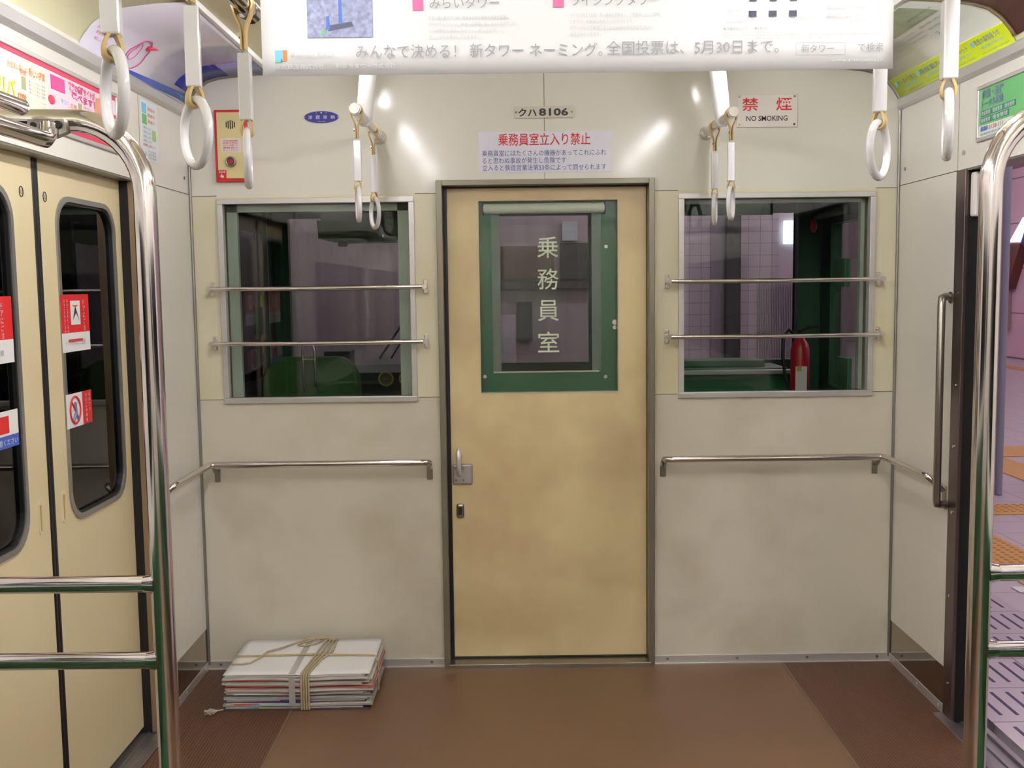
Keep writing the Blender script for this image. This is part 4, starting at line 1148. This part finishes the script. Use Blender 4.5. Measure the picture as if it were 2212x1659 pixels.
o = empty('drivers_seat', (-.97, .55, 0), "green rounded driver's seat back behind the left cab window", 'seat')
b = MB()
sh = [(-.20, .0), (-.205, .55)]+[(-.205+.10*(1-math.cos(a)), .55+.12*math.sin(a)) for a in [R(i*15) for i in range(1, 7)]]
sh2 = [(x, z) for x, z in sh[1:]]+[(-x, z) for x, z in reversed(sh[1:])]
b.prism([(-.98+x, .50+z) for x, z in [(-.205, 0)]+sh2+[(.205, 0)]], 'y', .50, .60); b.build('backrest', mat('green seat cloth', (34, 76, 22), .8, bump=.2), o, bevel=.015)
b = MB(); b.box(-1.2, -.76, .55, .95, .42, .52, None, .03); b.build('seat', moquette, o)
b = MB(); b.tube([(-.98, .72, .0), (-.98, .72, .44)], .04, None, 16); b.build('pedestal', steel, o)
b = MB(); b.tube([(-1.006, .50, 1.02), (-1.000, .46, 1.05), (-1.0, .455, 1.20)]+[(-.975-.025*math.cos(a), .455, 1.205+.025*math.sin(a)) for a in [R(i*20) for i in range(1, 9)]]+[(-.95, .455, 1.20), (-.95, .46, 1.05), (-.944, .50, 1.02)], .0055, None, 10)
b.tube([(-1.0, .455, 1.165), (-.95, .455, 1.165)], .003, None, 8); b.build('grab_handle', chrome, o)

o = empty('overhead_box', (-.83, .95, 1.70), 'dark green overhead box behind the top of the left cab window', 'box')
b = MB(); b.prism([(-1.015, 1.775), (-1.01, 1.69), (-.93, 1.672), (-.66, 1.675), (-.60, 1.69), (-.60, 1.775)], 'y', .95, 1.12); b.build('housing', mat('deep green enamel', (14, 84, 50), .3), o)
b = MB(); b.box(-.92, -.88, .95, .99, 1.655, 1.675); b.build('latch', black, o)
b = MB(); b.box(-1.0, -.62, .97, 1.1, 1.775, 2.15); b.build('ceiling_support', cabdark, o)
o = empty('windscreen_wiper', (-.70, 1.42, 1.08), 'dark wiper arms slanting across the left windscreen', 'wiper')
b = MB(); b.tube([(-.80, 1.42, 1.10), (-.58, 1.42, 1.42)], .006, None, 8); b.tube([(-.74, 1.415, 1.10), (-.60, 1.415, 1.32)], .004, None, 8); b.build('wiper_arm', black, o)

o = empty('cab_console', (.95, 1.15, 0), 'green console with a pale metal ledge behind the right cab window', 'console')
b = MB(); b.box(.55, 1.195, 1.0, 1.34, 0, 1.06, None, .01); b.build('body', cabgreen, o)
b = MB(); b.box(.54, 1.195, .94, 1.0, 1.035, 1.055, None, .004); b.build('ledge', alu, o)
b = MB(); b.box(.6, 1.1, 1.1, 1.3, 1.06, 1.09, None, .004); b.build('top_tray', cabgreen, o)
b = MB(); b.box(1.20, 1.30, .90, .96, 0, 1.95); b.build('cab_cabinet', cabgreen_d, label='tall dark green cabinet behind the right cab window', cat='cabinet', loc=(0, 0, 0))

o = empty('fire_extinguisher', (1.115, .55, 0), 'red fire extinguisher with a white label in the cab', 'fire extinguisher')
b = MB(); pr = [(.0, .78), (.036, .785), (.040, .80), (.040, 1.17), (.034, 1.20), (.018, 1.22), (.012, 1.235)]
b.tube([(1.115, .55, z_) for _, z_ in pr], .04, None, 20, rs=[max(.001, r_) for r_, _ in pr]); b.build('cylinder', mat('extinguisher red', (170, 24, 28), .3), o)
b = MB(); b.box(1.085, 1.135, .507, .514, .97, 1.105, None, .003); b.build('white_label', pw, o)
b = MB(); b.box(1.090, 1.110, .505, .513, 1.085, 1.105, None, .002); b.build('yellow_label', mat('extinguisher yellow', (190, 180, 60), .4), o)
b = MB(); b.tube([(1.10, .55, 1.235), (1.06, .53, 1.26), (1.035, .52, 1.235), (1.03, .51, 1.15), (1.04, .50, 1.06), (1.065, .505, .98)], .007, None, 10); b.build('hose', rubber, o)
b = MB(); b.tube([(1.10, .55, 1.245), (1.15, .55, 1.27), (1.19, .55, 1.272)], .006, None, 8); b.tube([(1.115, .55, 1.23), (1.115, .55, 1.26)], .012, None, 12); b.build('lever', black, o)
b = MB(); b.box(1.07, 1.16, .51, .59, .70, .78); b.box(1.07, 1.16, .57, .6, 0, .7); b.build('stand', cabdark, o)
o = empty('red_hanging_tag', (1.16, .55, 1.69), 'small red tag hanging high behind the right cab window', 'tag')
b = MB(); bm = bmesh.new(); bmesh.ops.create_uvsphere(bm, u_segments=16, v_segments=10, radius=.5, matrix=Matrix.Translation((1.163, .55, 1.70)) @ Matrix.Diagonal((.034, .02, .06, 1))); b.bm(bm, None, True); b.build('tag_body', mat('tag red', (150, 24, 30), .4), o)
b = MB(); b.tube([(1.163, .55, 1.72), (1.163, .55, 2.15)], .002, None, 6); b.build('cord', rubber, o)
o = empty('roller_blind', (1.28, .75, 1.77), 'pale rolled-up blind beside the right cab door window', 'blind')
b = MB(); b.tube([(1.285, .46, 1.765), (1.285, .92, 1.765)], .02, None, 16); b.build('roll', mat('blind grey', (150, 152, 140), .5), o)
b = MB(); b.box(1.27, 1.31, .44, .46, 1.74, 1.79); b.build('end_bracket', black, o)

# ------------------------------------------------------------ beyond the cab: end wall of the platform
tile_m = tiles('mauve wall tile', (176, 158, 172), (120, 104, 120), .10, .10, (0, 2), .35, .004)
b = MB()
b.box(-4.0, 1.60, 5.0, 5.1, -.5, 3.2, mat('grey mauve panel', (154, 138, 146), .5, var=.16, scale=2, stretch=(5, 1, .25)))
b.box(1.25, 1.58, 4.99, 5.05, -.5, 3.2, tile_m); b.box(1.70, 1.82, 4.9, 5.0, -.5, 3.2, mat('dark pillar', (52, 48, 52), .5)); b.box(1.58, 1.70, 4.98, 5.05, -.5, 3.2, mat('grey mauve strip', (130, 120, 134), .4))
b.box(1.82, 2.16, 4.99, 5.05, -.5, 3.2, tile_m); b.box(2.16, 2.75, 4.99, 5.1, -.5, 3.2, mat('pale mauve panel', (184, 166, 180), .4))
tw_ = b.build('wall_tunnel', None, kind='structure')
k = MB()
for i in range(24): k.tube([(1.99+i*.0145, 4.975, .5), (1.99+i*.0145, 4.975, 1.46)], .005, None, 6)
k.build('ribbed_cladding', mat('ribbed steel cladding', (170, 158, 172), .4, .4), tw_)
o = empty('station_sign', (2.29, 4.97, 1.79), 'lit white sign glimpsed through the right cab window', 'sign')
b = MB(); b.box(2.19, 2.42, 4.93, 4.97, 1.79, 1.985, None, .004); b.build('lightbox', lamp_mat('lit white sign', (235, 250, 255), 2.2), o)
b = MB(); b.text('出口', (2.27, 4.928, 1.92), FX, FZ, .03, .06, ink); b.text('のりば', (2.25, 4.928, 1.88), FX, FZ, .025, .09, ink); b.build('lettering', ink, o)
for x0, x1, z0, z1, nm_, col in ((-.20, .25, 1.52, 1.80, 'brown_board', (74, 40, 34)), (.30, .60, 1.52, 1.82, 'dark_louvre', (40, 38, 42)), (-.07, .06, 1.0, 1.33, 'dark_doorway', (34, 36, 50)), (-.25, .62, 1.44, 1.50, 'pipe_band', (60, 46, 56)), (-.22, -.08, .8, 1.22, 'pale_cabinet', (178, 160, 176)), (.32, .45, 1.84, 2.0, 'pale_panel', (170, 170, 180))):
    k = MB(); k.box(x0, x1, 4.93, 5.0, z0, z1); k.build(nm_, mat('end wall ' + nm_, col, .6, var=.15, scale=9), tw_)
# dark tunnel wall left of the train
b = MB(); b.box(-2.6, -2.5, YB-2, 5.0, -.6, 3.2); b.build('wall_track', mat('tunnel concrete', (64, 60, 62), .8, var=.1), kind='structure')
b = MB(); b.box(-2.6, 1.40, YB-2, 5.0, -.9, -.85); b.build('floor', mat('track bed', (40, 36, 36), .9), kind='structure')

# ------------------------------------------------------------ platform outside the right doorway
pl_m = tiles('platform tile', (206, 194, 203), (120, 104, 124), .30, .29, (0, 1), .28, .005)
b = MB(); b.box(1.46, 9.4, -9, 22, -.25, -.004); b.build('floor', pl_m, kind='structure')
# slotted grating tiles at the edge
gr = empty('platform_grating', (1.8, 0, 0), 'slotted drain tiles along the platform edge', 'grating')
b = MB(); b.box(1.455, 2.115, -3.0, 1.04, -.006, .0, tiles('grating tile', (194, 182, 194), (110, 92, 116), .66, .29, (0, 1), .3, .006)); b.build('tile_strip', None, gr)
b = MB()
row = 0
for r_ in range(-8, 3):
    for c_ in range(11):
        x = 1.51+c_*.0555; y = r_*.29+.155
        b.prism(rr2 if False else [(x-.006, y-.098), (x+.006, y-.098), (x+.006, y+.098), (x-.006, y+.098)], 'z', .0002, .0010)
b.build('slots', mat('slot shadow', (70, 56, 92), .7), gr, kind='stuff')
tac = mat('orange tactile tile', (212, 160, 88), .45, var=.05)
def tactile(x0, x1, y0, y1, label, dots=True):
    o = empty('tactile_paving', ((x0+x1)/2, (y0+y1)/2, 0), label, 'tactile paving', 'orange tactile paving on the platform')
    b = MB(); b.box(x0, x1, y0, y1, -.003, .002); b.build('slab', tac, o)
    if dots:
        b = MB(); nx_ = int((x1-x0)/.05); ny_ = int((y1-y0)/.05)
        for i in range(nx_):
            for j in range(min(ny_, 90)):
                cx_, cy_ = x0+.025+i*.05, y1-.025-j*.05
                b.add([(cx_-.011, cy_-.011, .002), (cx_+.011, cy_-.011, .002), (cx_+.011, cy_+.011, .002), (cx_-.011, cy_+.011, .002), (cx_-.006, cy_-.006, .007), (cx_+.006, cy_-.006, .007), (cx_+.006, cy_+.006, .007), (cx_-.006, cy_+.006, .007)], [(0, 1, 5, 4), (1, 2, 6, 5), (2, 3, 7, 6), (3, 0, 4, 7), (4, 5, 6, 7)], None)
        b.build('studs', mat('orange stud', (190, 136, 70), .5), o, kind='stuff')
tactile(2.33, 2.645, -2.5, 2.1, 'orange studded paving strip running along the platform edge')
tactile(2.62, 4.6, 2.50, 2.80, 'orange paving band crossing the platform beside the pillar')
tactile(3.62, 3.95, 3.1, 4.66, 'orange paving band leading away past the pillar', False)
tactile(3.62, 6.0, 4.66, 5.2, 'orange paving band crossing the platform behind the pillar', False)
tactile(8.2, 8.5, 6, 20, 'distant orange paving line near the far platform wall', False)
b = MB(); b.box(2.25, 2.31, .86, .95, -.002, .0015); b.build('floor_marker', paper, label='small white marker tile on the platform floor', cat='marker', loc=(0, 0, 0))
# pillar
o = empty('platform_pillar', (2.95, 3.4, 0), 'pink tiled platform pillar with a steel corner guard', 'pillar')
b = MB(); b.box(2.65, 3.20, 3.13, 3.7, 0, 3.4, tiles('pillar tile', (212, 176, 194), (110, 84, 110), .30, .098, (0, 2), .3, .004)); b.build('shaft', None, o)
b = MB(); b.tube([(3.205, 3.125, 0), (3.205, 3.125, 3.4)], .026, None, 14); b.build('corner_guard', mat('blue grey guard', (150, 152, 170), .5, 0), o)
# far side wall with large pink panels
b = MB(); b.box(9.4, 9.5, -9, 22, 0, 3.6, tiles('pink wall panel', (222, 182, 200), (128, 92, 118), 2.4, .84, (1, 2), .3, .02)); b.build('wall_platform', None, kind='structure')
b = MB(); b.box(1.46, 9.5, 21.9, 22, 0, 3.6); b.build('wall_platform_end', mat('pink end wall', (196, 150, 180), .5), kind='structure')
b = MB(); b.box(1.5, 9.5, -9, 22, 3.55, 3.6); b.build('ceiling', mat('platform ceiling', (170, 140, 156), .7), kind='structure')
o = empty('wall_display', (9.3, 15.8, 1.9), 'bright wall display with a brown panel on the far platform wall', 'display')
b = MB(); b.prism([(15.24, 2.16), (15.62, 2.17), (15.12, 2.60), (15.12, 2.36)], 'x', 9.18, 9.4); b.build('lit_panel', lamp_mat('display white', (225, 240, 250), 1.6), o)
b = MB(); b.prism([(15.75, 1.30), (16.0, 1.30), (16.12, 1.85), (15.62, 2.15), (15.26, 2.14)], 'x', 9.22, 9.4); b.build('brown_panel', mat('display brown', (110, 62, 52), .5), o)
b = MB(); b.prism([(15.10, 2.34), (15.22, 2.14), (14.7, 1.9), (14.7, 2.8), (15.10, 2.62)], 'x', 9.20, 9.4); b.build('blue_edge', navy, o)
o = empty('wall_vent', (9.35, 16.05, .6), 'louvred vent cabinet at the foot of the far platform wall', 'vent')
b = MB(); b.box(9.25, 9.4, 15.9, 16.22, .55, 1.28, None, .01); b.build('housing', mat('vent cream', (176, 150, 150), .5), o)
b = MB()
for i in range(14): b.box(9.24, 9.26, 15.93, 16.19, .62+i*.045, .64+i*.045)
b.build('louvres', black, o)
out_m = lamp_mat('station tube', (255, 247, 250), LAMP_OUT)
for x in (2.6, 6.0):
    for yc in (-3, 0, 3, 6.5, 10.5, 14.5, 18.5):
        o = empty('station_lamp', (x, yc, 3.5), 'fluorescent lamp on the platform ceiling, %s row, %s' % ('track side' if x < 4 else 'far side', ('nearest the car doorway', 'second from the car doorway', 'third', 'fourth', 'fifth', 'sixth', 'last before the end wall')[(-3, 0, 3, 6.5, 10.5, 14.5, 18.5).index(yc)]), 'lamp', 'fluorescent lamps on the platform ceiling')
        b = MB(); b.box(x-.06, x+.06, yc-.65, yc+.65, 3.49, 3.55); b.build('lamp_base', white_gr, o)
        b = MB(); b.tube([(x, yc-.6, 3.46), (x, yc+.6, 3.46)], .018, None, 10); b.build('lamp_tube', out_m, o)
b = MB(); b.box(-4.0, 1.5, 3.0, 5.0, 3.2, 3.25); b.box(1.5, 2.75, 3.0, 5.0, 3.2, 3.25); b.build('ceiling', mat('end ceiling', (120, 110, 120), .7), kind='structure')
end_m = lamp_mat('end wall tube', (255, 240, 246), LAMP_END)
for x in (-1.6, .4, 2.0):
    o = empty('tunnel_lamp', (x, 4.0, 3.2), 'fluorescent lamp in front of the end wall, beyond the %s' % {-1.6: 'left windscreen', .4: 'middle windscreen', 2.0: 'right windscreen'}[x], 'lamp', 'fluorescent lamps before the end wall')
    b = MB(); b.box(x-.62, x+.62, 3.97, 4.03, 3.15, 3.2); b.build('lamp_base', white_gr, o)
    b = MB(); b.tube([(x-.6, 4.0, 3.12), (x+.6, 4.0, 3.12)], .018, None, 10); b.build('lamp_tube', end_m, o)
